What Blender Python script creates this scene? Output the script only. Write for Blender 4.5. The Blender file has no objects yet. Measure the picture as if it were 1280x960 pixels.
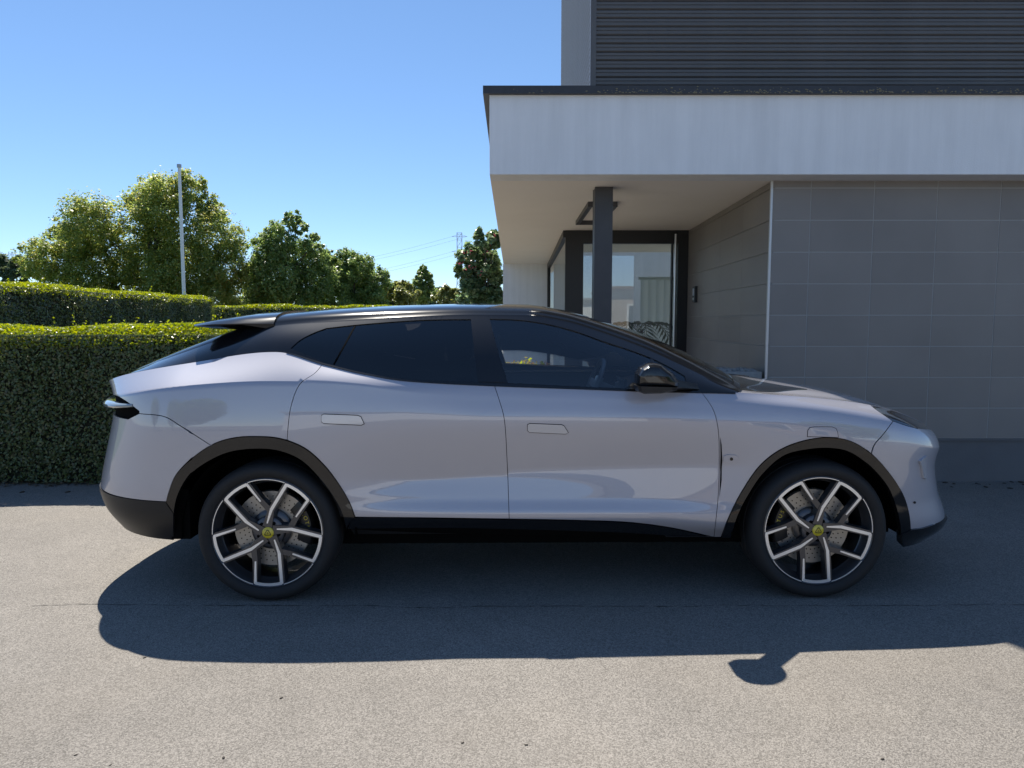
import bpy, bmesh, math, random
import numpy as np
from mathutils import Vector, Matrix
from mathutils.geometry import delaunay_2d_cdt
R = math.radians
random.seed(7); rng = np.random.default_rng(7)
scene = bpy.context.scene
C = scene.collection

# ------------------------------------------------------------------ camera
CAM_H, PITCH, F = 1.546, R(5.05), 905.0
cam_d = bpy.data.cameras.new('camera'); cam = bpy.data.objects.new('camera', cam_d); C.objects.link(cam)
cam.location = (0, 0, CAM_H); cam.rotation_euler = (R(90) - PITCH, 0, 0)
cam_d.sensor_width = 36; cam_d.lens = F / 1280 * 36; cam_d.clip_end = 2000; cam_d.clip_start = 0.05
scene.camera = cam
# ------------------------------------------------------------------ sky, sun, exposure
SUN = Vector((-0.27, 0.60, 1.0)).normalized()
SUN_EL = math.asin(SUN.z); SUN_AZ = math.atan2(SUN.x, SUN.y)
w = bpy.data.worlds.new('World'); scene.world = w; w.use_nodes = True
nt = w.node_tree; bg = nt.nodes['Background']
sky = nt.nodes.new('ShaderNodeTexSky'); sky.sky_type = 'NISHITA'; sky.sun_disc = False
sky.sun_elevation = SUN_EL; sky.sun_rotation = SUN_AZ
sky.air_density = 0.7; sky.dust_density = 0.0; sky.ozone_density = 6.5; sky.altitude = 50
gam = nt.nodes.new('ShaderNodeGamma'); gam.inputs[1].default_value = 0.8; hsv = nt.nodes.new('ShaderNodeHueSaturation'); hsv.inputs['Saturation'].default_value = 1.08
nt.links.new(sky.outputs[0], gam.inputs[0]); nt.links.new(gam.outputs[0], hsv.inputs['Color']); nt.links.new(hsv.outputs[0], bg.inputs[0]); bg.inputs[1].default_value = 0.15
sl = bpy.data.lights.new('sun', 'SUN'); so = bpy.data.objects.new('sun', sl); C.objects.link(so)
sl.energy = 5.0; sl.angle = R(0.53); sl.color = (1.0, 0.94, 0.84)
so.rotation_euler = (-SUN).to_track_quat('-Z', 'Y').to_euler(); so.location = (0, 0, 30)
scene.view_settings.view_transform = 'Standard'; scene.view_settings.look = 'None'
scene.view_settings.exposure = 0.70; scene.view_settings.gamma = 1.0
scene.cycles.max_bounces = 10; scene.cycles.transparent_max_bounces = 24
scene.cycles.caustics_reflective = False; scene.cycles.caustics_refractive = False

# ------------------------------------------------------------------ helpers
def raydir(px, py):
    xc, yc = (px - 640) / F, (480 - py) / F
    return np.array([xc, math.cos(PITCH) + yc * math.sin(PITCH), -math.sin(PITCH) + yc * math.cos(PITCH)])
def at(px, py, d):
    r = raydir(px, py); return np.array([0, 0, CAM_H]) + r * (d / r[1])
def zat(py, d): return at(640, py, d)[2]

def mat(name, col, rough=0.5, metal=0.0, coat=0.0, spec=0.5, noise=0.0, nscale=8.0, bump=0.0, bscale=60.0, coat_r=0.02):
    m = bpy.data.materials.new(name); m.use_nodes = True; n = m.node_tree; b = n.nodes['Principled BSDF']
    b.inputs['Base Color'].default_value = (*col, 1); b.inputs['Roughness'].default_value = rough
    b.inputs['Metallic'].default_value = metal; b.inputs['Coat Weight'].default_value = coat
    b.inputs['Coat Roughness'].default_value = coat_r; b.inputs['Specular IOR Level'].default_value = spec
    tc = n.nodes.new('ShaderNodeTexCoord')
    if noise > 0:
        t = n.nodes.new('ShaderNodeTexNoise'); t.inputs['Scale'].default_value = nscale; t.inputs['Detail'].default_value = 6
        n.links.new(tc.outputs['Object'], t.inputs['Vector'])
        mx = n.nodes.new('ShaderNodeMix'); mx.data_type = 'RGBA'
        mx.inputs[6].default_value = (*[c * (1 - noise) for c in col], 1); mx.inputs[7].default_value = (*[min(1, c * (1 + noise)) for c in col], 1)
        n.links.new(t.outputs['Fac'], mx.inputs[0]); n.links.new(mx.outputs[2], b.inputs['Base Color'])
    if bump > 0:
        t = n.nodes.new('ShaderNodeTexNoise'); t.inputs['Scale'].default_value = bscale; t.inputs['Detail'].default_value = 4
        n.links.new(tc.outputs['Object'], t.inputs['Vector'])
        bp = n.nodes.new('ShaderNodeBump'); bp.inputs['Strength'].default_value = bump; bp.inputs['Distance'].default_value = 0.01
        n.links.new(t.outputs['Fac'], bp.inputs['Height']); n.links.new(bp.outputs[0], b.inputs['Normal'])
    return m

def glass_mat(name, tint, fac_t=0.9, rough=0.0, ior=1.5):
    m = bpy.data.materials.new(name); m.use_nodes = True; n = m.node_tree; n.nodes.remove(n.nodes['Principled BSDF'])
    out = n.nodes['Material Output']; tr = n.nodes.new('ShaderNodeBsdfTransparent'); tr.inputs[0].default_value = (*tint, 1)
    gl = n.nodes.new('ShaderNodeBsdfGlossy'); gl.inputs['Roughness'].default_value = rough
    fr = n.nodes.new('ShaderNodeFresnel'); fr.inputs[0].default_value = ior
    mx = n.nodes.new('ShaderNodeMixShader'); n.links.new(fr.outputs[0], mx.inputs[0])
    n.links.new(tr.outputs[0], mx.inputs[1]); n.links.new(gl.outputs[0], mx.inputs[2]); n.links.new(mx.outputs[0], out.inputs[0])
    return m

def leaf_mat(name, cols, trans=0.45, rough=0.40):
    m = bpy.data.materials.new(name); m.use_nodes = True; n = m.node_tree; b = n.nodes['Principled BSDF']; out = n.nodes['Material Output']
    g = n.nodes.new('ShaderNodeNewGeometry'); cr = n.nodes.new('ShaderNodeValToRGB')
    while len(cr.color_ramp.elements) < len(cols): cr.color_ramp.elements.new(0.5)
    for i, c in enumerate(cols):
        cr.color_ramp.elements[i].position = i / (len(cols) - 1); cr.color_ramp.elements[i].color = (*c, 1)
    n.links.new(g.outputs['Random Per Island'], cr.inputs[0]); n.links.new(cr.outputs[0], b.inputs['Base Color'])
    b.inputs['Roughness'].default_value = rough; b.inputs['Specular IOR Level'].default_value = 0.75
    tl = n.nodes.new('ShaderNodeBsdfTranslucent'); hs = n.nodes.new('ShaderNodeHueSaturation')
    hs.inputs['Hue'].default_value = 0.485; hs.inputs['Value'].default_value = 1.5; hs.inputs['Saturation'].default_value = 1.1
    n.links.new(cr.outputs[0], hs.inputs['Color']); n.links.new(hs.outputs[0], tl.inputs[0])
    mx = n.nodes.new('ShaderNodeMixShader'); mx.inputs[0].default_value = trans
    n.links.new(b.outputs[0], mx.inputs[1]); n.links.new(tl.outputs[0], mx.inputs[2]); n.links.new(mx.outputs[0], out.inputs[0])
    return m

def link(o, parent=None):
    C.objects.link(o)
    if parent is not None: o.parent = parent
    return o
def tag(o, label=None, cat=None, group=None, kind=None):
    if label: o['label'] = label
    if cat: o['category'] = cat
    if group: o['group'] = group
    if kind: o['kind'] = kind
    return o
def empty(name, loc, rz=0.0):
    o = bpy.data.objects.new(name, None); o.empty_display_size = 0.2; C.objects.link(o); o.location = loc; o.rotation_euler = (0, 0, rz); return o
def pydata(name, v, f, m, parent=None, smooth=False, loc=None):
    me = bpy.data.meshes.new(name); me.from_pydata([tuple(map(float, p)) for p in v], [], [tuple(q) for q in f]); me.update()
    if m: me.materials.append(m)
    if smooth: me.polygons.foreach_set('use_smooth', [True] * len(me.polygons))
    o = bpy.data.objects.new(name, me); link(o, parent)
    if loc is not None: o.location = loc
    return o
def from_bm(name, bm, m, parent=None, smooth=False, loc=None, angle=None):
    me = bpy.data.meshes.new(name); bmesh.ops.recalc_face_normals(bm, faces=bm.faces[:]); bm.to_mesh(me); bm.free()
    if m: me.materials.append(m)
    if smooth: me.polygons.foreach_set('use_smooth', [True] * len(me.polygons))
    if angle: me.set_sharp_from_angle(angle=angle)
    o = bpy.data.objects.new(name, me); link(o, parent)
    if loc is not None: o.location = loc
    return o
def bm_box(bm, a, b, bev=0.0, seg=2):
    a, b = np.minimum(a, b), np.maximum(a, b)
    r = bmesh.ops.create_cube(bm, size=1.0)
    for v in r['verts']:
        v.co = Vector(((a[i] + b[i]) / 2 + v.co[i] * (b[i] - a[i]) for i in range(3)))
    if bev > 0:
        es = list({e for v in r['verts'] for e in v.link_edges})
        bmesh.ops.bevel(bm, geom=es, offset=bev, segments=seg, affect='EDGES', profile=0.7)
def box(name, a, b, m, parent=None, bev=0.0, seg=2, smooth=False):
    bm = bmesh.new(); bm_box(bm, a, b, bev, seg)
    return from_bm(name, bm, m, parent, smooth, angle=R(40) if smooth else None)
def bm_tube(bm, p0, p1, r0, r1=None, n=10, caps=True):
    r1 = r0 if r1 is None else r1
    p0, p1 = Vector(p0), Vector(p1); d = (p1 - p0).normalized()
    a = d.orthogonal().normalized(); b = d.cross(a)
    v0 = [bm.verts.new(p0 + (a * math.cos(t) + b * math.sin(t)) * r0) for t in np.linspace(0, 2 * math.pi, n, endpoint=False)]
    v1 = [bm.verts.new(p1 + (a * math.cos(t) + b * math.sin(t)) * r1) for t in np.linspace(0, 2 * math.pi, n, endpoint=False)]
    for i in range(n): bm.faces.new((v0[i], v0[(i + 1) % n], v1[(i + 1) % n], v1[i]))
    if caps: bm.faces.new(v0[::-1]); bm.faces.new(v1)
def tube(name, p0, p1, r, m, parent=None, n=12, r1=None):
    bm = bmesh.new(); bm_tube(bm, p0, p1, r, r1, n); return from_bm(name, bm, m, parent, True, angle=R(40))
def bm_lathe_y(bm, prof, n=64, close=False):
    """prof: list of (radius, y); spun round the Y axis"""
    rings = [[bm.verts.new((r * math.cos(t), y, r * math.sin(t))) for t in np.linspace(0, 2 * math.pi, n, endpoint=False)] for r, y in prof]
    m = len(rings)
    for i in range(m if close else m - 1):
        A, B = rings[i], rings[(i + 1) % m]
        for j in range(n): bm.faces.new((A[j], A[(j + 1) % n], B[(j + 1) % n], B[j]))

def pchip(xk, yk, x):
    xk, yk = np.asarray(xk, float), np.asarray(yk, float); x = np.clip(np.asarray(x, float), xk[0], xk[-1])
    h = np.diff(xk); dl = np.diff(yk) / h; d = np.zeros_like(yk)
    w1 = 2 * h[1:] + h[:-1]; w2 = h[1:] + 2 * h[:-1]
    ok = dl[:-1] * dl[1:] > 0
    d[1:-1][ok] = ((w1 + w2)[ok]) / (w1[ok] / dl[:-1][ok] + w2[ok] / dl[1:][ok])
    d[0], d[-1] = dl[0], dl[-1]
    i = np.clip(np.searchsorted(xk, x, side='right') - 1, 0, len(h) - 1); t = (x - xk[i]) / h[i]
    return (yk[i] * (2 * t**3 - 3 * t**2 + 1) + d[i] * h[i] * (t**3 - 2 * t**2 + t) + yk[i + 1] * (-2 * t**3 + 3 * t**2) + d[i + 1] * h[i] * (t**3 - t**2))

def catmull(pts, step=0.012, scale=1.0):
    P = np.asarray(pts, float)
    if len(P) == 2:
        n = max(2, int(np.linalg.norm((P[1] - P[0])) / step)); return [tuple(P[0] + (P[1] - P[0]) * i / n) for i in range(n + 1)]
    t = np.concatenate([[0], np.cumsum(np.sqrt(np.linalg.norm(np.diff(P, axis=0), axis=1)))])
    L = np.sum(np.linalg.norm(np.diff(P, axis=0), axis=1)); n = max(4, int(L / step)); out = []
    ext = np.vstack([2 * P[0] - P[1], P, 2 * P[-1] - P[-2]]); te = np.concatenate([[2 * t[0] - t[1]], t, [2 * t[-1] - t[-2]]])
    for s in np.linspace(0, t[-1], n + 1):
        i = min(max(np.searchsorted(t, s, side='right') - 1, 0), len(P) - 2) + 1
        t0, t1, t2, t3 = te[i - 1:i + 3]; p0, p1, p2, p3 = ext[i - 1:i + 3]
        A1 = (t1 - s) / (t1 - t0) * p0 + (s - t0) / (t1 - t0) * p1; A2 = (t2 - s) / (t2 - t1) * p1 + (s - t1) / (t2 - t1) * p2
        A3 = (t3 - s) / (t3 - t2) * p2 + (s - t2) / (t3 - t2) * p3
        B1 = (t2 - s) / (t2 - t0) * A1 + (s - t0) / (t2 - t0) * A2; B2 = (t3 - s) / (t3 - t1) * A2 + (s - t1) / (t3 - t1) * A3
        out.append(tuple((t2 - s) / (t2 - t1) * B1 + (s - t1) / (t2 - t1) * B2))
    return out

def leaves(name, cen, size, m, parent=None, nrm=None, aspect=0.55, jitter=1.0, loc=None):
    """cen (N,3): one folded leaf of 4 triangles' worth of quad at each point"""
    N = len(cen); cen = np.asarray(cen, float)
    d = rng.normal(size=(N, 3)); d /= np.linalg.norm(d, axis=1)[:, None]
    if nrm is not None:
        n_ = nrm + jitter * rng.normal(size=(N, 3)) * 0.6
    else: n_ = rng.normal(size=(N, 3))
    n_ /= np.linalg.norm(n_, axis=1)[:, None]
    a = np.cross(n_, d); a /= np.linalg.norm(a, axis=1)[:, None]; b = np.cross(n_, a)
    s = size * rng.uniform(0.6, 1.3, (N, 1)); a = a * s; b = b * s * aspect
    V = np.empty((N, 4, 3)); V[:, 0] = cen - a; V[:, 1] = cen + b + n_ * s * 0.15; V[:, 2] = cen + a; V[:, 3] = cen - b + n_ * s * 0.15
    me = bpy.data.meshes.new(name); me.vertices.add(N * 4); me.vertices.foreach_set('co', V.reshape(-1))
    me.loops.add(N * 4); me.loops.foreach_set('vertex_index', np.arange(N * 4, dtype=np.int32))
    me.polygons.add(N); me.polygons.foreach_set('loop_start', np.arange(0, N * 4, 4, dtype=np.int32)); me.update(calc_edges=True); me.validate()
    me.materials.append(m); o = bpy.data.objects.new(name, me); link(o, parent)
    if loc is not None: o.location = loc
    return o

# ------------------------------------------------------------------ materials
M = {}
M['render_white'] = mat('white_render', (0.84, 0.84, 0.84), 0.85, noise=0.06, nscale=2.5, bump=0.25, bscale=90)
def streaky(m, lo, hi, sx, sz, fac):
    n = m.node_tree; b = n.nodes['Principled BSDF']; L = n.links.new; src = b.inputs['Base Color'].links[0].from_socket
    tc = n.nodes.new('ShaderNodeTexCoord'); mp = n.nodes.new('ShaderNodeMapping'); mp.inputs['Scale'].default_value = (sx, sx, sz); L(tc.outputs['Object'], mp.inputs[0])
    t = n.nodes.new('ShaderNodeTexNoise'); t.inputs['Scale'].default_value = 1; t.inputs['Detail'].default_value = 8; t.inputs['Roughness'].default_value = .65; L(mp.outputs[0], t.inputs['Vector'])
    mr = n.nodes.new('ShaderNodeMapRange'); mr.inputs['From Min'].default_value = .35; mr.inputs['From Max'].default_value = .7; mr.inputs['To Min'].default_value = hi; mr.inputs['To Max'].default_value = lo; L(t.outputs['Fac'], mr.inputs['Value'])
    mx = n.nodes.new('ShaderNodeMix'); mx.data_type = 'RGBA'; mx.blend_type = 'MULTIPLY'; mx.inputs[0].default_value = fac; L(src, mx.inputs[6]); L(mr.outputs[0], mx.inputs[7]); L(mx.outputs[2], b.inputs['Base Color'])
streaky(M['render_white'], .86, 1.03, 7.0, .5, .6)
M['soffit'] = mat('soffit_render', (0.90, 0.84, 0.77), 0.9, noise=0.05, nscale=1.2, bump=0.2, bscale=70)
M['tile'] = mat('grey_tile', (0.235, 0.212, 0.195), 0.42, noise=0.16, nscale=1.8, bump=0.06, bscale=120)
def by_piece(m, amt):
    n = m.node_tree; b = n.nodes['Principled BSDF']; L = n.links.new; src = b.inputs['Base Color'].links[0].from_socket
    oi = n.nodes.new('ShaderNodeObjectInfo'); mr = n.nodes.new('ShaderNodeMapRange'); mr.inputs['To Min'].default_value = 1 - amt; mr.inputs['To Max'].default_value = 1 + amt; L(oi.outputs['Random'], mr.inputs['Value'])
    mx = n.nodes.new('ShaderNodeMix'); mx.data_type = 'RGBA'; mx.blend_type = 'MULTIPLY'; mx.inputs[0].default_value = 1; L(src, mx.inputs[6]); L(mr.outputs[0], mx.inputs[7]); L(mx.outputs[2], b.inputs['Base Color'])
by_piece(M['tile'], .05)
M['grout'] = mat('grout', (0.42, 0.41, 0.40), 0.9)
M['plinth'] = mat('plinth_render', (0.15, 0.148, 0.15), 0.8, noise=0.2, nscale=3, bump=0.3, bscale=60)
M['clad'] = mat('dark_cladding', (0.115, 0.108, 0.104), 0.45, metal=0.2, noise=0.2, nscale=3)
M['coping'] = mat('coping_metal', (0.035, 0.036, 0.042), 0.5, noise=0.3, nscale=30)
M['lichen'] = mat('lichen', (0.22, 0.19, 0.12), 0.95, noise=0.4, nscale=60)
M['black_frame'] = mat('black_frame', (0.012, 0.012, 0.013), 0.4)
M['column'] = mat('column_paint', (0.05, 0.05, 0.055), 0.45, noise=0.25, nscale=5, bump=0.1, bscale=30)
M['trim'] = mat('corner_trim', (0.6, 0.6, 0.6), 0.4, metal=0.5)
M['steel'] = mat('brushed_steel', (0.6, 0.6, 0.6), 0.3, metal=1.0)
M['curtain'] = leaf_mat('white_blind', [(0.66, 0.70, 0.68), (0.72, 0.75, 0.73)], 0.5, 0.7)
M['interior'] = mat('interior_wall', (0.55, 0.54, 0.52), 0.8, noise=0.04)
M['inner_floor'] = mat('interior_floor', (0.25, 0.24, 0.23), 0.4)
M['glass_win'] = glass_mat('window_glass', (0.82, 0.88, 0.88), ior=2.1)
M['concrete'] = mat('concrete', (0.30, 0.30, 0.29), 0.9, noise=0.3, nscale=25, bump=0.5, bscale=80)
M['pole'] = mat('pole_white', (0.75, 0.76, 0.78), 0.4)
M['galv'] = mat('galvanised_steel', (0.40, 0.45, 0.52), 0.5)
M['bark'] = mat('bark', (0.09, 0.07, 0.055), 0.9, noise=0.4, nscale=10)
M['hedge_core'] = mat('hedge_twigs', (0.018, 0.022, 0.012), 0.95, noise=0.4, nscale=20)
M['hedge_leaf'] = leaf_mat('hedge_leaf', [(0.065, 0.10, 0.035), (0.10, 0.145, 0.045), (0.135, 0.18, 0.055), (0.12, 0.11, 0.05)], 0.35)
M['hedge_top'] = leaf_mat('hedge_sunlit_leaf', [(0.16, 0.23, 0.02), (0.25, 0.31, 0.03), (0.34, 0.36, 0.035)], 0.5)  # young leaf, its colour lifted to carry the sunlit hedge top
M['tree_leaf'] = leaf_mat('tree_leaf', [(0.14, 0.22, 0.07), (0.22, 0.30, 0.09), (0.32, 0.37, 0.11), (0.42, 0.39, 0.11)], 0.6)
M['tree_leaf2'] = leaf_mat('tree_leaf_green', [(0.13, 0.21, 0.08), (0.20, 0.29, 0.10), (0.30, 0.37, 0.12)], 0.6)
M['tree_leaf3'] = leaf_mat('tree_leaf_pale', [(0.17, 0.22, 0.07), (0.25, 0.28, 0.09), (0.32, 0.31, 0.10)], 0.5)
M['far_leaf'] = leaf_mat('far_leaf', [(0.09, 0.13, 0.07), (0.13, 0.17, 0.09)], 0.5)
M['oleander'] = leaf_mat('oleander_leaf', [(0.12, 0.20, 0.10), (0.20, 0.29, 0.14), (0.30, 0.36, 0.19)], 0.5, 0.3)
M['flower'] = leaf_mat('red_flower', [(0.38, 0.05, 0.06), (0.5, 0.16, 0.16)], 0.3)
M['yellow_flower'] = leaf_mat('yellow_flower', [(0.5, 0.40, 0.05), (0.4, 0.35, 0.12), (0.35, 0.12, 0.08)], 0.3)
M['terracotta'] = mat('planter_white', (0.5, 0.5, 0.48), 0.7)
M['house_brown'] = mat('house_render', (0.36, 0.29, 0.23), 0.9, noise=0.1, nscale=2)
M['house_white'] = mat('house_white', (0.7, 0.7, 0.68), 0.9)
M['roof_tile'] = mat('roof_tiles', (0.20, 0.12, 0.09), 0.9, noise=0.2)

# ------------------------------------------------------------------ ground
def ground_mat():
    m = bpy.data.materials.new('worn_asphalt'); m.use_nodes = True; n = m.node_tree; b = n.nodes['Principled BSDF']
    tc = n.nodes.new('ShaderNodeTexCoord'); L = n.links.new
    def noise(s, d=6, r=0.6):
        t = n.nodes.new('ShaderNodeTexNoise'); t.inputs['Scale'].default_value = s; t.inputs['Detail'].default_value = d; t.inputs['Roughness'].default_value = r
        L(tc.outputs['Object'], t.inputs['Vector']); return t
    v = n.nodes.new('ShaderNodeTexVoronoi'); v.inputs['Scale'].default_value = 210; L(tc.outputs['Object'], v.inputs['Vector'])
    v2 = n.nodes.new('ShaderNodeTexVoronoi'); v2.inputs['Scale'].default_value = 170; L(tc.outputs['Object'], v2.inputs['Vector'])
    cr = n.nodes.new('ShaderNodeValToRGB'); e = cr.color_ramp.elements
    e[0].position = 0.0; e[0].color = (0.125, 0.115, 0.102, 1); e[1].position = 1.0; e[1].color = (0.295, 0.272, 0.243, 1)
    sep = n.nodes.new('ShaderNodeSeparateColor'); L(v.outputs['Color'], sep.inputs[0])
    L(sep.outputs[0], cr.inputs[0])
    big = noise(0.55, 5); mid = noise(5, 5); fine = noise(420, 2)
    def mul(c, f, lo, hi):
        mr = n.nodes.new('ShaderNodeMapRange'); mr.inputs['From Min'].default_value = 0.3; mr.inputs['From Max'].default_value = 0.7
        mr.inputs['To Min'].default_value = lo; mr.inputs['To Max'].default_value = hi; L(f, mr.inputs['Value'])
        mx = n.nodes.new('ShaderNodeMix'); mx.data_type = 'RGBA'; mx.blend_type = 'MULTIPLY'; mx.inputs[0].default_value = 1
        L(c, mx.inputs[6]); L(mr.outputs[0], mx.inputs[7]); return mx.outputs[2]
    c = mul(cr.outputs[0], big.outputs['Fac'], 0.86, 1.12); c = mul(c, mid.outputs['Fac'], 0.95, 1.05); c = mul(c, fine.outputs['Fac'], 0.8, 1.2)
    st = noise(1.7, 7, .7); mr = n.nodes.new('ShaderNodeMapRange'); mr.inputs['From Min'].default_value = .60; mr.inputs['From Max'].default_value = .74; mr.inputs['To Max'].default_value = .35; L(st.outputs['Fac'], mr.inputs['Value'])
    dk = n.nodes.new('ShaderNodeMix'); dk.data_type = 'RGBA'; L(mr.outputs[0], dk.inputs[0]); L(c, dk.inputs[6]); dk.inputs[7].default_value = (.13, .125, .12, 1)
    wm = noise(.35, 3); mr2 = n.nodes.new('ShaderNodeMapRange'); mr2.inputs['From Min'].default_value = .5; mr2.inputs['From Max'].default_value = .7; mr2.inputs['To Max'].default_value = .25; L(wm.outputs['Fac'], mr2.inputs['Value'])
    wx = n.nodes.new('ShaderNodeMix'); wx.data_type = 'RGBA'; L(mr2.outputs[0], wx.inputs[0]); L(dk.outputs[2], wx.inputs[6]); wx.inputs[7].default_value = (.29, .245, .185, 1); c = wx.outputs[2]
    L(c, b.inputs['Base Color']); b.inputs['Roughness'].default_value = 0.85; b.inputs['Specular IOR Level'].default_value = 0.25
    ad = n.nodes.new('ShaderNodeMath'); ad.operation = 'ADD'; L(v.outputs['Distance'], ad.inputs[0]); L(v2.outputs['Distance'], ad.inputs[1])
    bp = n.nodes.new('ShaderNodeBump'); bp.inputs['Strength'].default_value = 0.35; bp.inputs['Distance'].default_value = 0.004; bp.invert = True
    L(ad.outputs[0], bp.inputs['Height']); L(bp.outputs[0], b.inputs['Normal'])
    return m
M['ground'] = ground_mat()
M['lawn'] = mat('lawn', (0.07, 0.10, 0.03), 0.95, noise=0.5, nscale=3, bump=0.5, bscale=40)
M['kerb'] = mat('kerb_concrete', (0.26, 0.25, 0.24), 0.9, noise=0.2, nscale=12)
tag(pydata('ground', [(-400, -400, 0), (400, -400, 0), (400, 400, 0), (-400, 400, 0)], [(0, 1, 2, 3)], M['ground']), 'worn light asphalt ground with coarse aggregate', None, kind='structure')
tag(pydata('lawn', [(-90, 7.4, 0.004), (-5.5, 7.4, 0.004), (-3.6, 17, 0.004), (-3.6, 90, 0.004), (-90, 90, 0.004)], [(0, 1, 2, 3, 4)], M['lawn']), 'grass behind the clipped hedge', None, kind='structure')

# ------------------------------------------------------------------ the car: surfaces
CARX, CARY, YAW = 0.165, 4.87, R(0.85)
HALF_WB = 1.518
def to_world(P):
    c, s = math.cos(YAW), math.sin(YAW)
    return np.stack([P[:, 0] * c - P[:, 1] * s + CARX, P[:, 0] * s + P[:, 1] * c + CARY, P[:, 2]], 1)
def to_pix(P):
    W = to_world(P); d = W - np.array([0, 0, CAM_H]); cp, sp = math.cos(PITCH), math.sin(PITCH)
    zc = d[:, 1] * cp - d[:, 2] * sp; yc = d[:, 1] * sp + d[:, 2] * cp
    return np.stack([640 + F * d[:, 0] / zc, 480 - F * yc / zc], 1), zc

XK = [-2.7, -2.4, -2.0, -1.5, -1.2, -1.0, -.75, -.3, .2, .6, 1.0, 1.25, 1.5, 1.9, 2.25, 2.5]
KZ = [[.38, .35, .33, .33, .33, .33, .33, .33, .33, .33, .33, .31, .29, .265, .285, .32],
      [.46, .46, .46, .46, .46, .46, .46, .46, .46, .455, .43, .43, .43, .40, .37, .375],
      [.57, .57, .57, .57, .57, .57, .57, .57, .57, .57, .57, .57, .56, .55, .54, .54],
      [.74, .75, .76, .74, .70, .68, .68, .70, .72, .73, .74, .75, .75, .73, .70, .68],
      [.97, .98, .98, .97, .97, .97, .97, .97, .97, .97, .96, .95, .94, .90, .82, .78],
      [1.08, 1.13, 1.19, 1.22, 1.215, 1.20, 1.165, 1.12, 1.11, 1.095, 1.08, 1.07, 1.055, 1.0, .895, .83],
      [1.155, 1.235, 1.305, 1.37, 1.305, 1.26, 1.222, 1.202, 1.181, 1.165, 1.152, 1.135, 1.115, 1.06, .945, .865]]
KW = [[.90, .91, .92, .92, .91, .90, .90, .90, .90, .90, .90, .91, .92, .92, .91, .9],
      [.98, .98, .98, .98, .982, .984, .985, .985, .985, .985, .985, .982, .980, .975, .97, .96],
      [.99, .99, .995, .998, .990, .980, .970, .964, .963, .964, .974, .985, .992, .985, .975, .97],
      [.985, .985, .995, 1.0, .988, .970, .950, .940, .938, .941, .960, .985, .997, .99, .975, .965],
      [.97, .975, .99, .998, .995, .992, .989, .988, .987, .987, .988, .99, .992, .985, .97, .96],
      [.945, .95, .96, .968, .967, .966, .968, .968, .967, .966, .965, .965, .962, .95, .935, .93],
      [.76, .75, .75, .80, .87, .905, .93, .94, .94, .938, .92, .90, .875, .84, .85, .86]]
KXF = [2.46, 2.535, 2.47, 2.44, 2.47, 2.45, 2.41]
KXR = [-2.60, -2.66, -2.70, -2.66, -2.60, -2.60, -2.70]
X0F, X0R, LEN, NEXP = 1.75, -1.9, 1.0, 2.7
QF, QR = X0F + LEN, X0R - LEN
def key(k, q):
    q = np.asarray(q, float)
    tf = np.clip((q - X0F) / LEN, 0, 1) * math.pi / 2; tr = np.clip((X0R - q) / LEN, 0, 1) * math.pi / 2
    g = 2 / NEXP
    x = np.where(q > X0F, X0F + (KXF[k] - X0F) * np.sin(tf) ** g, np.where(q < X0R, X0R + (KXR[k] - X0R) * np.sin(tr) ** g, q))
    E = np.clip(np.cos(tf), 0, 1) ** g * np.clip(np.cos(tr), 0, 1) ** g
    return x, pchip(XK, KW[k], x) * E, pchip(XK, KZ[k], x)
def crease(j, q):
    """how sharp the key line j folds at station q"""
    c = np.where(j == 3, 0.9 * np.clip((q + 1.15) / .4, 0, 1) * np.clip((1.25 - q) / .3, 0, 1), 0.0)
    c = np.where(j == 5, 0.85 * np.clip((-0.5 - q) / .4, 0, 1), c)
    c = np.where(j == 4, 0.85 * np.clip((q - 1.9) / .4, 0, 1), c)
    return np.where(j == 2, 0.7 * np.clip((q - 1.9) / .4, 0, 1) + 0.7 * np.clip((-2.1 - q) / .3, 0, 1), c)
def SA(q, r):
    q = np.clip(np.asarray(q, float), QR, QF); r = np.clip(np.asarray(r, float), 0, 6)
    P = np.array([np.stack(key(k, q), 1) for k in range(7)])          # 7,N,3
    i = np.clip(r.astype(int), 0, 5); t = (r - i)[:, None]; N = np.arange(len(q))
    def g(j):
        return np.where((j < 0)[:, None], 2 * P[0, N] - P[1, N], np.where((j > 6)[:, None], 2 * P[6, N] - P[5, N], P[np.clip(j, 0, 6), N]))
    p0, p1, p2, p3 = g(i - 1), g(i), g(i + 1), g(i + 2); c1, c2 = crease(i, q)[:, None], crease(i + 1, q)[:, None]
    m1 = (1 - c1) * 0.5 * (p2 - p0) + c1 * (p2 - p1); m2 = (1 - c2) * 0.5 * (p3 - p1) + c2 * (p2 - p1)
    S = p1 * (2 * t**3 - 3 * t**2 + 1) + m1 * (t**3 - 2 * t**2 + t) + p2 * (-2 * t**3 + 3 * t**2) + m2 * (t**3 - t**2)
    S[:, 1] *= -1; S[:, 1] = np.minimum(S[:, 1], 0)
    return S
RX = [-2.45, -2.1, -1.8, -1.55, -1.19, -.8, -.4, -.1, .114, .343, .565, .78, .985, 1.09]
RZ = [1.235, 1.355, 1.455, 1.513, 1.542, 1.564, 1.577, 1.574, 1.543, 1.475, 1.392, 1.292, 1.192, 1.152]
RW = [.56, .60, .615, .625, .645, .66, .668, .672, .68, .70, .745, .80, .865, .895]
RC = [.02, .055, .075, .085, .085, .08, .075, .075, .078, .08, .08, .075, .06, .03]
def q_of_x(x, k=6):
    x = np.asarray(x, float)
    f = np.clip((X0R - x) / (X0R - KXR[k]), 0, 1) ** (NEXP / 2); return np.where(x < X0R, X0R - LEN * np.arcsin(f) * 2 / math.pi, x)
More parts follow.
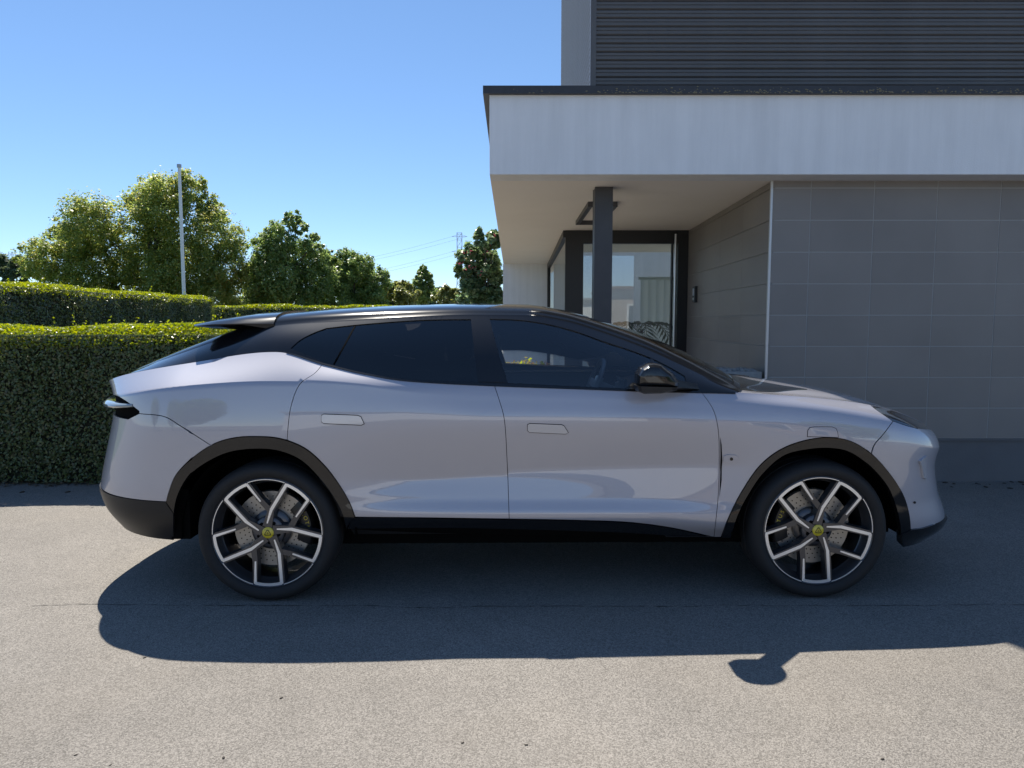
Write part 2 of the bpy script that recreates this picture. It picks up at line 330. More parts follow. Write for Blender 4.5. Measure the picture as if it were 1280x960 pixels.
def SB(x, v):
    x = np.asarray(x, float); v = np.asarray(v, float)
    lo = np.stack(key(6, q_of_x(x)), 1); wr, zr = pchip(RX, RW, x), pchip(RX, RZ, x)
    w_ = lo[:, 1] - 0.006 + (wr - lo[:, 1] + 0.006) * v + 0.035 * np.sin(math.pi * np.clip(v, 0, 1)) * np.clip((zr - lo[:, 2]) / 0.3, 0, 1)
    z_ = lo[:, 2] + (zr - lo[:, 2]) * v
    return np.stack([x, -w_, z_], 1)
def sstep(a, b, x): t = np.clip((x - a) / (b - a), 0, 1); return t * t * (3 - 2 * t)
def SC(x, v):
    x = np.asarray(x, float); v = np.asarray(v, float); wr, zr, cr = pchip(RX, RW, x), pchip(RX, RZ, x), pchip(RX, RC, x)
    bow = 0.16 * (1 - v * v) * sstep(0.0, 1.05, x) - 0.10 * (1 - v * v) * sstep(-1.6, -2.4, x)
    return np.stack([x + bow, v * wr, zr + cr * (0.6 * (1 - np.exp(-(1 - np.minimum(np.abs(v), 1)) / 0.07)) + 0.4 * (1 - v * v))], 1)
def SD(q, v):       # bonnet
    q = np.asarray(q, float); v = np.asarray(v, float); x, w_, z = key(6, q)
    cr = 0.035 * sstep(0, .5, w_) * (1 - v * v) - 0.012 * sstep(0.9, 1.3, x) * np.exp(-((np.abs(v) - 0.82) / 0.12) ** 2)
    return np.stack([x + 0.10 * (1 - v * v) * sstep(1.5, 1.0, x), v * w_, z + cr], 1)
def SE(q, v):       # boot lip
    q = np.asarray(q, float); v = np.asarray(v, float); x, w_, z = key(6, q)
    return np.stack([x, v * w_, z + 0.03 * sstep(0, .5, w_) * (1 - v * v)], 1)

def inverter(S, ur, vr, nu=420, nv=160):
    U, V = np.meshgrid(np.linspace(*ur, nu), np.linspace(*vr, nv)); U, V = U.ravel(), V.ravel()
    pix, zc = to_pix(S(U, V))
    def inv(pts):
        pts = np.asarray(pts, float); u = np.empty(len(pts)); v = np.empty(len(pts))
        for i, p in enumerate(pts):
            j = np.argmin((pix[:, 0] - p[0])**2 + (pix[:, 1] - p[1])**2 + 8 * zc); u[i], v[i] = U[j], V[j]
        u0, v0 = u.copy(), v.copy(); e = 1e-4
        for _ in range(6):
            f = to_pix(S(u, v))[0] - pts; fu = (to_pix(S(u + e, v))[0] - pts - f) / e; fv = (to_pix(S(u, v + e))[0] - pts - f) / e
            det = fu[:, 0] * fv[:, 1] - fu[:, 1] * fv[:, 0]; det = np.where(np.abs(det) < 1e-3, 1e9, det)
            du = -(f[:, 0] * fv[:, 1] - f[:, 1] * fv[:, 0]) / det; dv = -(fu[:, 0] * f[:, 1] - fu[:, 1] * f[:, 0]) / det
            u = np.clip(u + np.clip(du, -.05, .05), u0 - .06, u0 + .06); v = np.clip(v + np.clip(dv, -.2, .2), v0 - .25, v0 + .25)
            u = np.clip(u, *ur); v = np.clip(v, *vr)
        bad = np.linalg.norm(to_pix(S(u, v))[0] - pts, axis=1) > 3
        u[bad], v[bad] = u0[bad], v0[bad]
        return list(zip(u, v))
    return inv
invA = inverter(SA, (QR, QF), (0, 6)); invB = inverter(SB, (-2.4, 1.085), (0, 1)); invC = inverter(SC, (-2.4, 1.085), (-1, 1))

def outline(inv, items, sv):
    out = []
    for kind, pts in items:
        if kind == 'p': seg = inv(catmull(pts, 3.0))
        else:
            P = [(a, b * sv) for a, b in pts]; seg = []
            for a, b in zip(P[:-1], P[1:]): seg += catmull([a, b], 0.02)
            seg = [(a, b / sv) for a, b in seg]
        out += seg
    res = [out[0]]
    for p in out[1:]:
        if math.hypot(p[0] - res[-1][0], (p[1] - res[-1][1]) * sv) > 0.003: res.append(p)
    if math.hypot(res[0][0] - res[-1][0], (res[0][1] - res[-1][1]) * sv) < 0.003: res.pop()
    return res
def inside(poly, P):
    x, y = P[:, 0], P[:, 1]; c = np.zeros(len(P), bool); j = len(poly) - 1
    for i in range(len(poly)):
        xi, yi = poly[i]; xj, yj = poly[j]
        if yi != yj:
            c ^= ((yi > y) != (yj > y)) & (x < (xj - xi) * (y - yi) / (yj - yi) + xi)
        j = i
    return c
def inset_poly(P, d):
    n = len(P); A = 0.5 * np.sum(P[:, 0] * np.roll(P[:, 1], -1) - np.roll(P[:, 0], -1) * P[:, 1])
    if A < 0: P = P[::-1].copy()
    if d == 0: return P
    e = np.roll(P, -1, 0) - P; e /= np.linalg.norm(e, axis=1)[:, None] + 1e-12; nn = np.stack([-e[:, 1], e[:, 0]], 1)
    m = nn + np.roll(nn, 1, 0); l = np.sum(m * m, 1) / 2; m = m / np.maximum(l, 0.5)[:, None]
    return P + m * d
PANELS = []
def panel(name, S, poly, m, parent, sv, step=0.035, inset=0.0017, off=0.0, holes=(), flange=0.012, flip=1, smooth_n=True, mirror=True):
    """part of the body surface S bounded by the (u,v) polygon; the mirrored twin for the far side comes with it"""
    P = np.array([(a, b * sv) for a, b in poly]); P = inset_poly(P, inset)
    H = [inset_poly(np.array([(a, b * sv) for a, b in h]), -inset) for h in holes]
    lo, hi = P.min(0), P.max(0)
    gx, gy = np.meshgrid(np.arange(lo[0] + step / 2, hi[0], step), np.arange(lo[1] + step / 2, hi[1], step)); gx[::2] += step / 2
    G = np.stack([gx.ravel(), gy.ravel()], 1); G = G[inside(P, G)]
    for h in H: G = G[~inside(h, G)]
    B = np.vstack([P] + H)
    if len(G):
        dmin = np.min(np.linalg.norm(G[:, None, :] - B[None], axis=2), axis=1); G = G[dmin > step * 0.35]
    V = np.vstack([B, G]); E = []; s = 0
    for lp in [P] + H:
        E += [(s + i, s + (i + 1) % len(lp)) for i in range(len(lp))]; s += len(lp)
    r = delaunay_2d_cdt([Vector(p) for p in V], E, [], 0, 1e-6)
    vo = np.array([tuple(p) for p in r[0]]); T = np.array([f for f in r[2] if len(f) == 3]); cen = vo[T].mean(1)
    keep = inside(P, cen)
    for h in H: keep &= ~inside(h, cen)
    T = T[keep]; u, v = vo[:, 0], vo[:, 1] / sv
    X = S(u, v); e = 2e-3
    Xu = S(u + e, v) - S(u - e, v); Xv = S(u, v + e) - S(u, v - e); N = np.cross(Xu, Xv) * flip; ln = np.linalg.norm(N, axis=1)
    N = N / np.maximum(ln, 1e-12)[:, None]
    X = X + N * off
    tn = np.cross(X[T[:, 1]] - X[T[:, 0]], X[T[:, 2]] - X[T[:, 0]]); sg = np.sum(tn * N[T[:, 0]], 1) < 0; T[sg] = T[sg][:, ::-1]
    # flange round the boundary
    ec = {}
    for t in T:
        for a, b in ((t[0], t[1]), (t[1], t[2]), (t[2], t[0])): ec[(a, b)] = 1
    bd = [(a, b) for (a, b) in ec if (b, a) not in ec]
    nX, nF, nN = list(X), [tuple(t) for t in T], list(N)
    if flange > 0:
        for a, b in bd:
            t = X[b] - X[a]; o = np.cross(t, N[a]); o /= np.linalg.norm(o) + 1e-12; k = len(nX)
            nX += [X[a], X[b], X[b] - N[b] * flange, X[a] - N[a] * flange]; nN += [o] * 4; nF.append((k + 1, k, k + 3, k + 2))
    nX, nN = np.array(nX), np.array(nN); out = []
    for side in ((1, -1) if mirror else (1,)):
        Y = nX * np.array([1, side, 1]); NN = nN * np.array([1, side, 1]); FF = nF if side == 1 else [f[::-1] for f in nF]
        me = bpy.data.meshes.new(name); me.from_pydata(Y.tolist(), [], [list(map(int, f)) for f in FF]); me.update()
        me.polygons.foreach_set('use_smooth', [True] * len(me.polygons)); me.materials.append(m)
        me.normals_split_custom_set_from_vertices(NN.tolist())
        o = bpy.data.objects.new(name, me); link(o, parent if not isinstance(parent, (list, tuple)) else parent[len(out)]); out.append(o)
    return out

# ------------------------------------------------------------------ car materials
def paint_mat():
    m = mat('lilac_grey_paint', (0.40, 0.395, 0.44), 0.38, metal=0.25, coat=1.0, coat_r=0.008, spec=0.5); m.node_tree.nodes['Principled BSDF'].inputs['Coat IOR'].default_value = 1.75; return m
M['paint'] = paint_mat()
M['gloss_black'] = mat('gloss_black', (0.006, 0.006, 0.007), 0.25, spec=0.12, coat=1.0, coat_r=0.015)
M['roof_black'] = mat('roof_gloss_black', (0.008, 0.009, 0.011), 0.15, spec=0.12, coat=0.5, coat_r=0.02)
M['satin_black'] = mat('satin_black', (0.016, 0.016, 0.017), 0.38, spec=0.3, noise=0.1, nscale=40)
M['dark'] = mat('dark_underside', (0.004, 0.004, 0.004), 0.9, spec=0.05)
M['rubber'] = mat('tyre_rubber', (0.013, 0.013, 0.014), 0.75, noise=0.2, nscale=30, bump=0.12, bscale=120)
M['rim_dark'] = mat('rim_dark', (0.075, 0.075, 0.082), 0.32, metal=0.6, coat=0.5)
M['rim_grey'] = mat('rim_grey', (0.10, 0.10, 0.11), 0.35, metal=0.6)
M['rim_cut'] = mat('rim_machined', (0.88, 0.88, 0.88), 0.32, metal=0.7)
M['disc'] = mat('brake_disc', (0.42, 0.40, 0.37), 0.40, metal=0.7)
M['caliper'] = mat('brake_caliper', (0.015, 0.015, 0.016), 0.35)
M['yellow'] = mat('badge_yellow', (0.62, 0.50, 0.02), 0.35, coat=1.0)
M['badge_dark'] = mat('badge_dark', (0.05, 0.045, 0.01), 0.4)
M['glint'] = mat('painted_glint', (0.50, 0.50, 0.53), 0.22, metal=0.3, coat=1.0)  # lighter than the body, paints in the bright handle highlight
M['glass_car'] = glass_mat('car_glass', (0.92, 0.96, 0.98), ior=2.0)
M['glass_tint'] = glass_mat('privacy_glass', (0.06, 0.065, 0.075), ior=1.8)
M['glass_rear'] = glass_mat('rear_screen_glass', (0.05, 0.055, 0.06), ior=1.6)
M['seat'] = mat('seat_leather', (0.020, 0.020, 0.022), 0.5)
M['trim_in'] = mat('cabin_trim', (0.022, 0.023, 0.026), 0.5)
M['light_in'] = mat('cabin_highlight', (0.45, 0.46, 0.47), 0.4)
M['lamp'] = mat('lamp_lens', (0.03, 0.035, 0.04), 0.05, coat=1.0)
M['lamp_clear'] = mat('lamp_clear_lens', (0.22, 0.27, 0.30), 0.05, coat=1.0)

car = empty('parked_car', (CARX, CARY, 0), YAW)
tag(car, 'lilac grey coupe SUV with black roof parked sideways before the building', 'car')
SVA, SVB = 0.16, 0.42
# traced edges, picture coordinates of the photograph, projected on the body surface
E_REAR_ARCH = [(208, 627), (211, 616), (220, 594), (240.6, 572.5), (269, 554), (294, 547), (319, 545.5), (350, 548), (381, 560), (406, 582), (425, 607), (437.5, 629), (444, 646)]
I_REAR_ARCH = [(218, 678), (217.5, 660), (218, 641), (223, 619), (237.5, 594), (262.5, 575.6), (287.5, 565), (319, 561), (347, 563), (375, 574), (397, 594), (416, 619), (428, 641), (433, 661)]
E_FRONT_ARCH = [(901, 672), (911, 646), (927.6, 613.5), (950.6, 581), (977, 561), (1009.6, 549.6), (1036, 547), (1062, 551), (1085, 564), (1108, 587), (1128, 617), (1136, 643), (1138, 663)]
I_FRONT_ARCH = [(913, 672), (921, 646), (934, 620), (954, 591), (980, 569), (1010, 561.5), (1036, 560), (1059, 564), (1085, 581), (1108, 607), (1118, 630), (1124, 655), (1125, 668)]
SEAM_BUMPER = [(174, 517), (206, 521), (225, 532), (264, 557)]
DOOR_REAR = [(405, 453), (394, 466), (375, 480), (364, 507), (360, 535), (359, 550)]
DOOR_MID = [(618, 482), (624, 500), (630, 522), (634, 579), (636.5, 648)]
DOOR_FRONT = [(877, 490), (891.5, 512), (897.5, 535), (899, 577), (897.5, 623), (892.5, 671)]
def cut(pts, a, b):
    """piece of the smoothed curve between x = a and x = b"""
    c = catmull(pts, 3.0); return [p for p in c if min(a, b) <= p[0] <= max(a, b)]
uv = lambda p: invA([p])[0]
q405 = uv((405, 453.5))[0]; q618 = uv((618, 482))[0]; q877 = uv((877, 490))[0]; qlamp = uv((1094, 510))[0]
def A(items): return outline(invA, items, SVA)
rev = lambda l: l[::-1]

# inner black shell with the wheel openings cut out
arch_r = rev(I_REAR_ARCH); arch_f = rev(I_FRONT_ARCH)
shell = A([('p', I_REAR_ARCH), ('p', [(436, 664), (520, 668), (700, 672), (860, 674), (911, 674)]), ('p', I_FRONT_ARCH),
           ('u', [(uv((1126, 668))[0], 0.6), (QF - .002, 0.3), (QF - .002, 5.98), (QR + .002, 5.98), (QR + .002, 0.0), (uv((219, 678))[0], 0.0)])])
panel('body_shell', SA, shell, M['dark'], car, SVA, step=0.05, inset=0, off=-0.014, flange=0)
# rear quarter
lampT = [(174, 514), (160, 503), (149, 496)]
quarter = A([('p', lampT[::-1]), ('p', SEAM_BUMPER), ('p', cut(E_REAR_ARCH, 266, 358)), ('p', rev(DOOR_REAR)),
             ('u', [(q405, 5.995), (QR + .003, 5.995), (QR + .003, 4.95)])])
panel('quarter_panel', SA, quarter, M['paint'], car, SVA, step=0.022)
qs = uv((208, 627))
bumper_r = A([('p', SEAM_BUMPER), ('p', rev(cut(E_REAR_ARCH, 208, 264))), ('u', [qs, (QR + .35, 2.12), (QR + .003, 2.2), (QR + .003, 4.15), (QR + .35, 4.2), uv((160, 524))])])
panel('rear_bumper', SA, bumper_r, M['paint'], car, SVA, step=0.022)
lamp_r = A([('p', [(174, 515), (160, 504), (149, 497)]), ('u', [(QR + .003, 4.93), (QR + .003, 4.17), (QR + .35, 4.22), uv((160, 523)), uv((172, 516.5))])])
lamp_parts = panel('rear_lamp', SA, lamp_r, M['lamp'], car, SVA, step=0.03, off=-0.02)
low_r = A([('p', [(208, 627), (212, 634), (217.5, 641)]), ('p', [(217.5, 643), (217.5, 660), (218, 678)]), ('u', [(uv((218, 678))[0], 0.02), (QR + .003, 0.02), (QR + .003, 2.18), (QR + .35, 2.1), qs])])
panel('lower_bumper', SA, low_r, M['satin_black'], car, SVA, step=0.03, off=0.004)
# doors
rdoor = A([('p', DOOR_REAR), ('p', cut(E_REAR_ARCH, 359.5, 444)), ('p', [(444, 646), (540, 647), (636.5, 648.5)]), ('p', rev(DOOR_MID)), ('u', [(q618, 5.99), (q405, 5.99)])])
rear_doors = panel('rear_door', SA, rdoor, M['paint'], car, SVA, step=0.022)
fdoor = A([('p', DOOR_MID), ('p', [(636.5, 648.5), (720, 650), (785, 652.5), (837, 659), (892.5, 671)]), ('p', rev(DOOR_FRONT)), ('u', [(q877, 5.99), (q618, 5.99)])])
front_doors = panel('front_door', SA, fdoor, M['paint'], car, SVA, step=0.022)
# front wing, bumper, lamp
SEAM_F = [(1116, 527), (1104, 543), (1093, 556), (1089, 567)]
fender = A([('p', DOOR_FRONT), ('p', [(893, 671), (901, 672)]), ('p', cut(E_FRONT_ARCH, 901, 1087)), ('p', rev(SEAM_F)), ('p', [(1115, 526), (1105, 519), (1095, 512)]), ('u', [(qlamp - .01, 5.97), (qlamp - .04, 5.995), (q877, 5.99)])])
fenders = panel('front_wing', SA, fender, M['paint'], car, SVA, step=0.022)
bumper_f = A([('p', SEAM_F), ('p', cut(E_FRONT_ARCH, 1089, 1138)), ('p', [(1138, 663), (1150, 661), (1166, 656)]), ('u', [(QF - .30, 0.95), (QF - .003, 0.95), (QF - .003, 5.98), (QF - .26, 5.98), (QF - .30, 5.75)]), ('p', [(1147, 536), (1132, 532), (1117, 527)])])
bumpers_f = panel('front_bumper', SA, bumper_f, M['paint'], car, SVA, step=0.022)
lamp_f = A([('p', [(1095, 511), (1105, 518.5), (1116, 526), (1132, 531), (1147, 535)]), ('u', [(QF - .30, 5.78), (QF - .26, 5.985), (qlamp, 5.985)])])
panel('headlamp', SA, lamp_f, M['lamp'], car, SVA, step=0.03, off=-0.004)
lip = A([('p', [(1125, 666), (1131, 664), (1138, 661), (1152, 659), (1166, 654.5)]), ('u', [(QF - .30, 1.03), (QF - .003, 1.03), (QF - .003, 0.02), (uv((1128, 680))[0], 0.02)])])
panel('front_splitter', SA, lip, M['gloss_black'], car, SVA, step=0.03, off=0.012, flange=0.05)
# arch cladding and sills
panel('wheel_arch_trim', SA, A([('p', E_REAR_ARCH), ('p', [(444, 646), (438, 652), (433, 661)]), ('p', rev(I_REAR_ARCH[2:])), ('p', [(217.5, 641), (208, 627)])]), M['gloss_black'], car, SVA, step=0.03, off=0.007, flange=0.03)
panel('wheel_arch_trim', SA, A([('p', E_FRONT_ARCH), ('p', [(1138, 663), (1125, 668)]), ('p', rev(I_FRONT_ARCH)), ('p', [(913, 672), (901, 672)])]), M['gloss_black'], car, SVA, step=0.03, off=0.007, flange=0.03)
panel('side_sill', SA, A([('p', [(438, 652), (444, 647.5), (540, 648.5), (637, 650), (720, 651.5), (785, 654), (837, 660.5), (892.5, 672.5), (913, 673)]), ('p', [(911, 677), (800, 668), (700, 664), (560, 661), (434, 662)])]), M['gloss_black'], car, SVA, step=0.03, off=-0.004)
panel('sill_skirt', SA, A([('p', [(434, 662), (560, 662), (700, 665), (800, 669), (911, 678)]), ('u', [(uv((905, 676))[0], 0.0), (uv((440, 666))[0], 0.0)])]), M['satin_black'], car, SVA, step=0.03, off=-0.03)
# small things on the flanks
for nm, poly, par in (('door_handle', [(402, 519.5), (405, 518), (447, 519.5), (451, 521), (455, 529.5), (452, 531), (405, 529), (402, 527)], rear_doors),
                      ('door_handle', [(659.5, 531), (662, 529.5), (702, 531), (705, 532.5), (710, 540.5), (707, 542), (662, 540), (659.5, 538)], front_doors)):
    loop = poly + [poly[0]]; a = []
    for p, q in zip(loop[:-1], loop[1:]): a += invA([p])
    panel('handle_recess', SA, outline(invA, [('u', a + [a[0]])], SVA), M['dark'], par, SVA, step=0.02, inset=-0.0025, off=0.0015, flange=0)
    panel(nm, SA, outline(invA, [('u', a + [a[0]])], SVA), M['glint'], par, SVA, step=0.02, inset=0.0, off=0.006, flange=0.006)
flap = [(1009, 546), (1009.5, 538), (1012, 534.5), (1018, 533.5), (1040, 533.5), (1045, 535.5), (1047, 540), (1048, 547)]
fl = [invA([p])[0] for p in flap]
panel('flap_seam', SA, outline(invA, [('u', fl + [fl[0]])], SVA), M['dark'], fenders, SVA, step=0.02, inset=-0.001, off=0.0012, flange=0)
panel('charging_flap', SA, outline(invA, [('u', fl + [fl[0]])], SVA), M['paint'], fenders, SVA, step=0.02, inset=0.002, off=0.002, flange=0.002)
slot = [invA([p])[0] for p in [(900.2, 546), (902.0, 556), (902.8, 576), (902.0, 600), (899.2, 622), (900.4, 590), (900.6, 570)]]
panel('wing_vent', SA, outline(invA, [('u', slot + [slot[0]])], SVA), M['dark'], fenders, SVA, step=0.02, inset=0, off=0.002, flange=0.0)
pod = [invA([p])[0] for p in [(904.5, 570), (909, 568), (920, 569), (924, 572), (919, 577), (909, 578.5), (904.5, 577)]]
panel('camera_pod', SA, outline(invA, [('u', pod + [pod[0]])], SVA), M['paint'], fenders, SVA, step=0.012, inset=0, off=0.006, flange=0.006)
dot = [invA([(914 + 2.1 * math.cos(t), 573.3 + 2.1 * math.sin(t))])[0] for t in np.linspace(0, 6.28, 12, endpoint=False)]
panel('side_camera', SA, dot, M['gloss_black'], fenders, SVA, step=0.01, inset=0, off=0.008, flange=0.003)
gill = [invA([p])[0] for p in [(1148, 576), (1156, 569.5), (1154.5, 583), (1157, 599), (1152.5, 597), (1150.5, 584)]]
panel('bumper_gill', SA, outline(invA, [('u', gill + [gill[0]])], SVA), M['glint'], bumpers_f, SVA, step=0.012, inset=0, off=0.012, flange=0.012)  # pale colour stands for light caught on the gill edge
sens = [invA([(1143 + 1.6 * math.cos(t), 628 + 1.6 * math.sin(t))])[0] for t in np.linspace(0, 6.28, 10, endpoint=False)]
panel('parking_sensor', SA, sens, M['satin_black'], bumpers_f, SVA, step=0.01, inset=0, off=0.003, flange=0.002)
# rear lamp blade: a clear wing that stands proud of the lamp recess
bm = bmesh.new(); rings = []
for q in np.linspace(QR + 0.002, QR + 0.74, 26):
    t = (q - QR) / 0.74; c = SA([q], [4.55])[0]; h = 0.044 * (1 - t) + 0.010
    du = SA([q + 2e-3], [4.62])[0] - SA([q - 2e-3], [4.62])[0]; o = np.array([du[1], -du[0], 0]); o /= np.linalg.norm(o) + 1e-9
    if o[1] > 0 or (abs(o[1]) < 1e-3 and o[0] > 0): o = -o
    d = 0.075 * (1 - t) ** 0.5 + 0.004
    rings.append([bm.verts.new(c + o * a * d + np.array([0, 0, b * h])) for a, b in ((-0.9, 0.8), (0.5, 1.0), (0.95, 0.45), (1.0, 0.0), (0.8, -0.5), (-0.9, -0.9))])
for a, b in zip(rings[:-1], rings[1:]):
    for j in range(6): bm.faces.new((a[j], a[(j + 1) % 6], b[(j + 1) % 6], b[j]))
bm.faces.new(rings[-1])
me_b = from_bm('lamp_blade', bm, M['lamp_clear'], lamp_parts[0], True, angle=R(50))
o2 = me_b.copy(); o2.data = me_b.data.copy(); link(o2, lamp_parts[1])
o2.data.transform(Matrix.Scale(-1, 4, (0, 1, 0))); o2.data.flip_normals()

# ---------------- greenhouse
def Bo(items): return outline(invB, items, SVB)
WIN_R = Bo([('p', [(363, 435.5), (378, 441.5), (405, 452), (444, 464), (500, 473), (550, 476), (597, 477.5)]), ('p', [(597, 477.5), (593, 440), (588.5, 399)]),
            ('p', [(588.5, 399), (540, 399.5), (500, 401.5), (444, 406), (408, 410)]), ('p', [(408, 410), (392, 416), (375, 425), (363, 435.5)])])
WIN_F = Bo([('p', [(635, 478.5), (712, 482.5), (800, 486), (861, 487)]), ('p', [(861, 487), (856, 470)]), ('p', [(856, 470), (840, 460.5), (815, 448), (789, 438), (754, 426.5), (719, 414), (684, 405), (649, 400), (612, 398.5)]), ('p', [(612, 398.5), (622, 437), (635, 478.5)])])
fullB = outline(invB, [('u', [(-2.38, 0.0), (1.07, 0.0), (1.07, 1.0), (-2.38, 1.0), (-2.38, 0.0)])], SVB)
side_frames = panel('pillar_trim', SB, fullB, M['gloss_black'], car, SVB, step=0.03, inset=0, holes=(WIN_R, WIN_F), flange=0.02)
panel('rear_side_window', SB, WIN_R, M['glass_tint'], rear_doors, SVB, step=0.03, inset=-0.006, off=-0.005, flange=0)
panel('front_side_window', SB, WIN_F, M['glass_car'], front_doors, SVB, step=0.03, inset=-0.006, off=-0.005, flange=0)
div = Bo([('p', [(443, 406), (430, 430), (416, 455)]), ('p', [(418, 455.5), (432, 430), (445, 406)])])
panel('window_divider', SB, div, M['dark'], rear_doors, SVB, step=0.02, inset=0, off=-0.003, flange=0)
div = Bo([('p', [(813, 447), (815, 468), (815.5, 486)]), ('p', [(819.5, 486), (819, 468), (817, 449)])])
panel('window_divider', SB, div, M['gloss_black'], front_doors, SVB, step=0.02, inset=0, off=-0.002, flange=0.01)
bp = Bo([('p', [(590, 399), (594.5, 440), (599, 477.5)]), ('p', [(599, 477.5), (633, 478.5)]), ('p', [(633, 478.5), (620, 437), (610.5, 398.5)]), ('p', [(610.5, 398.5), (590, 399)])])
panel('pillar_cover', SB, bp, M['gloss_black'], side_frames, SVB, step=0.03, inset=0.001, off=0.004, flange=0.004)
belt = A([('u', [(q405 - 0.22, 5.98), (q405, 5.90), (-.75, 5.82), (-.3, 5.80), (.2, 5.80), (.8, 5.82), (1.05, 5.86), (1.05, 5.99), (q405 - 0.22, 5.99)])])
panel('belt_moulding', SA, belt, M['gloss_black'], car, SVA, step=0.03, inset=0, off=0.004, flange=0.004)
# ---------------- roof, screens, bonnet, boot lip
roof = [(x, v) for x, v in [(-1.62, -1), (.20, -1), (1.085, -1), (1.085, 1), (.20, 1), (-1.62, 1)]]
dens = lambda pts: outline(None, [('u', pts + [pts[0]])], 0.7)
ws = dens([(.28, -.86), (1.05, -.93), (1.05, .93), (.28, .86)])
panel('roof', SC, dens(roof), M['roof_black'], car, 0.7, step=0.04, inset=0, holes=(ws,), flange=0.02, mirror=False)
panel('windscreen', SC, ws, M['glass_car'], car, 0.7, step=0.04, inset=-0.01, off=-0.004, flange=0, mirror=False)
panel('rear_screen', SC, dens([(-2.40, -.98), (-1.60, -1), (-1.60, 1), (-2.40, .98)]), M['roof_black'], car, 0.7, step=0.04, inset=0, off=-0.012, flange=0.02, mirror=False)
panel('bonnet', SD, dens([(1.04, -.985), (qlamp, -.985), (QF - .25, -.985), (QF - .02, -.9), (QF - .02, .9), (QF - .25, .985), (qlamp, .985), (1.04, .985)]), M['paint'], car, 0.7, step=0.04, inset=0, off=-0.001, flange=0.01, mirror=False)
panel('bonnet_vent', SD, dens([(1.045, -.86), (1.20, -.84), (1.34, -.80), (1.62, -.60), (1.50, -.52), (1.35, -.30), (1.30, 0), (1.35, .30), (1.50, .52), (1.62, .60), (1.34, .80), (1.20, .84), (1.045, .86)]), M['gloss_black'], car, 0.7, step=0.04, inset=0, off=0.004, flange=0.006, mirror=False)
panel('boot_lip', SE, dens([(QR + .02, -.99), (-2.2, -.99), (-2.2, .99), (QR + .02, .99)]), M['paint'], car, 0.7, step=0.04, inset=0, off=-0.002, flange=0.02, mirror=False)
# spoiler: aerofoil lofted across the roof's rear edge
bm = bmesh.new(); rings = []
for v in np.linspace(-1.0, 1.0, 41):
    a = SC([-1.56], [v])[0]; av = abs(v); tipx = -2.03 - 0.03 * (1 - v * v) + 0.025 * max(0, av - 0.9) * 10
    tipz = 1.512 + 0.035 * (1 - v * v); ty = v * 0.655
    top = [a + np.array([0, 0, 0.012]), np.array([-1.72, v * .645, (a[2] + .012) * .72 + tipz * .28 + .006]), np.array([-1.90, v * .66, (a[2] + .012) * .34 + tipz * .66 + .006]), np.array([tipx, ty, tipz])]
    bot = [np.array([tipx + .012, ty, tipz - .012]), np.array([-1.92, v * .655, tipz - .036]), np.array([-1.80, v * .64, 1.468 + .05 * (1 - v * v)]), a + np.array([0.02, 0, -0.045])]
    th = math.sqrt(max(0.0, 1 - (max(0, av - .72) / .28) ** 2)); th = max(th, .12)
    bot = [t_ + (b_ - t_) * (th if k_ < 3 else .55 + .45 * th) for k_, (b_, t_) in enumerate(zip(bot, top[::-1]))]
    rings.append([bm.verts.new(p) for p in top + bot])
for a, b in zip(rings[:-1], rings[1:]):
    for j in range(8): bm.faces.new((a[j], a[(j + 1) % 8], b[(j + 1) % 8], b[j]))
bm.faces.new(rings[0]); bm.faces.new(rings[-1][::-1])
from_bm('roof_spoiler', bm, M['roof_black'], car, True, angle=R(40))
tube('wiper_arm', (1.10, -0.80, 1.165), (1.17, 0.2, 1.205), 0.010, M['satin_black'], car)

# ---------------- underbody, wheel housings
box('floor_pan', (-1.95, -0.80, 0.27), (1.95, 0.80, 0.38), M['dark'], car)
box('rear_underbody', (-2.2, -0.62, 0.34), (-1.2, 0.62, 0.80), M['dark'], car)
box('front_underbody', (1.0, -0.62, 0.27), (2.1, 0.62, 0.85), M['dark'], car)
for sy in (-1, 1): box('bumper_lining', (-2.06, sy * .60, .34), (-1.955, sy * .93, .62), M['dark'], car)
box('light_stop_shelf', (-2.42, -.60, 1.10), (-1.55, .60, 1.13), M['dark'], car)  # unseen plate added inside to stop sun leaking through the tail
box('light_stop_upright', (-2.45, -.62, .60), (-2.40, .62, 1.12), M['dark'], car)  # unseen upright added to block light inside the tail
pydata('light_stop_tray', [(-2.59, -.40, .392), (-2.45, -.66, .392), (-1.95, -.86, .392), (-1.95, .86, .392), (-2.45, .66, .392), (-2.59, .40, .392)], [(0, 1, 2, 3, 4, 5)], M['dark'], car)  # unseen bottom plate added to keep stray sun out of the car's shadow
WHEELS = []
for sx in (-1, 1):
    for sy in (-1, 1):
        bm = bmesh.new(); n = 30; ra = 0.475
        prof = [(0.0, 0.62), (ra, 0.62), (ra, 0.955)]
        rg = [[bm.verts.new((sx * HALF_WB + r * math.cos(t), sy * y, 0.385 + r * math.sin(t))) for t in np.linspace(R(-4), R(184), n)] for r, y in prof[1:]]
        for j in range(n - 1): bm.faces.new((rg[0][j], rg[0][j + 1], rg[1][j + 1], rg[1][j]))
        bm.faces.new(rg[0])
        from_bm('wheel_liner', bm, M['dark'], car)

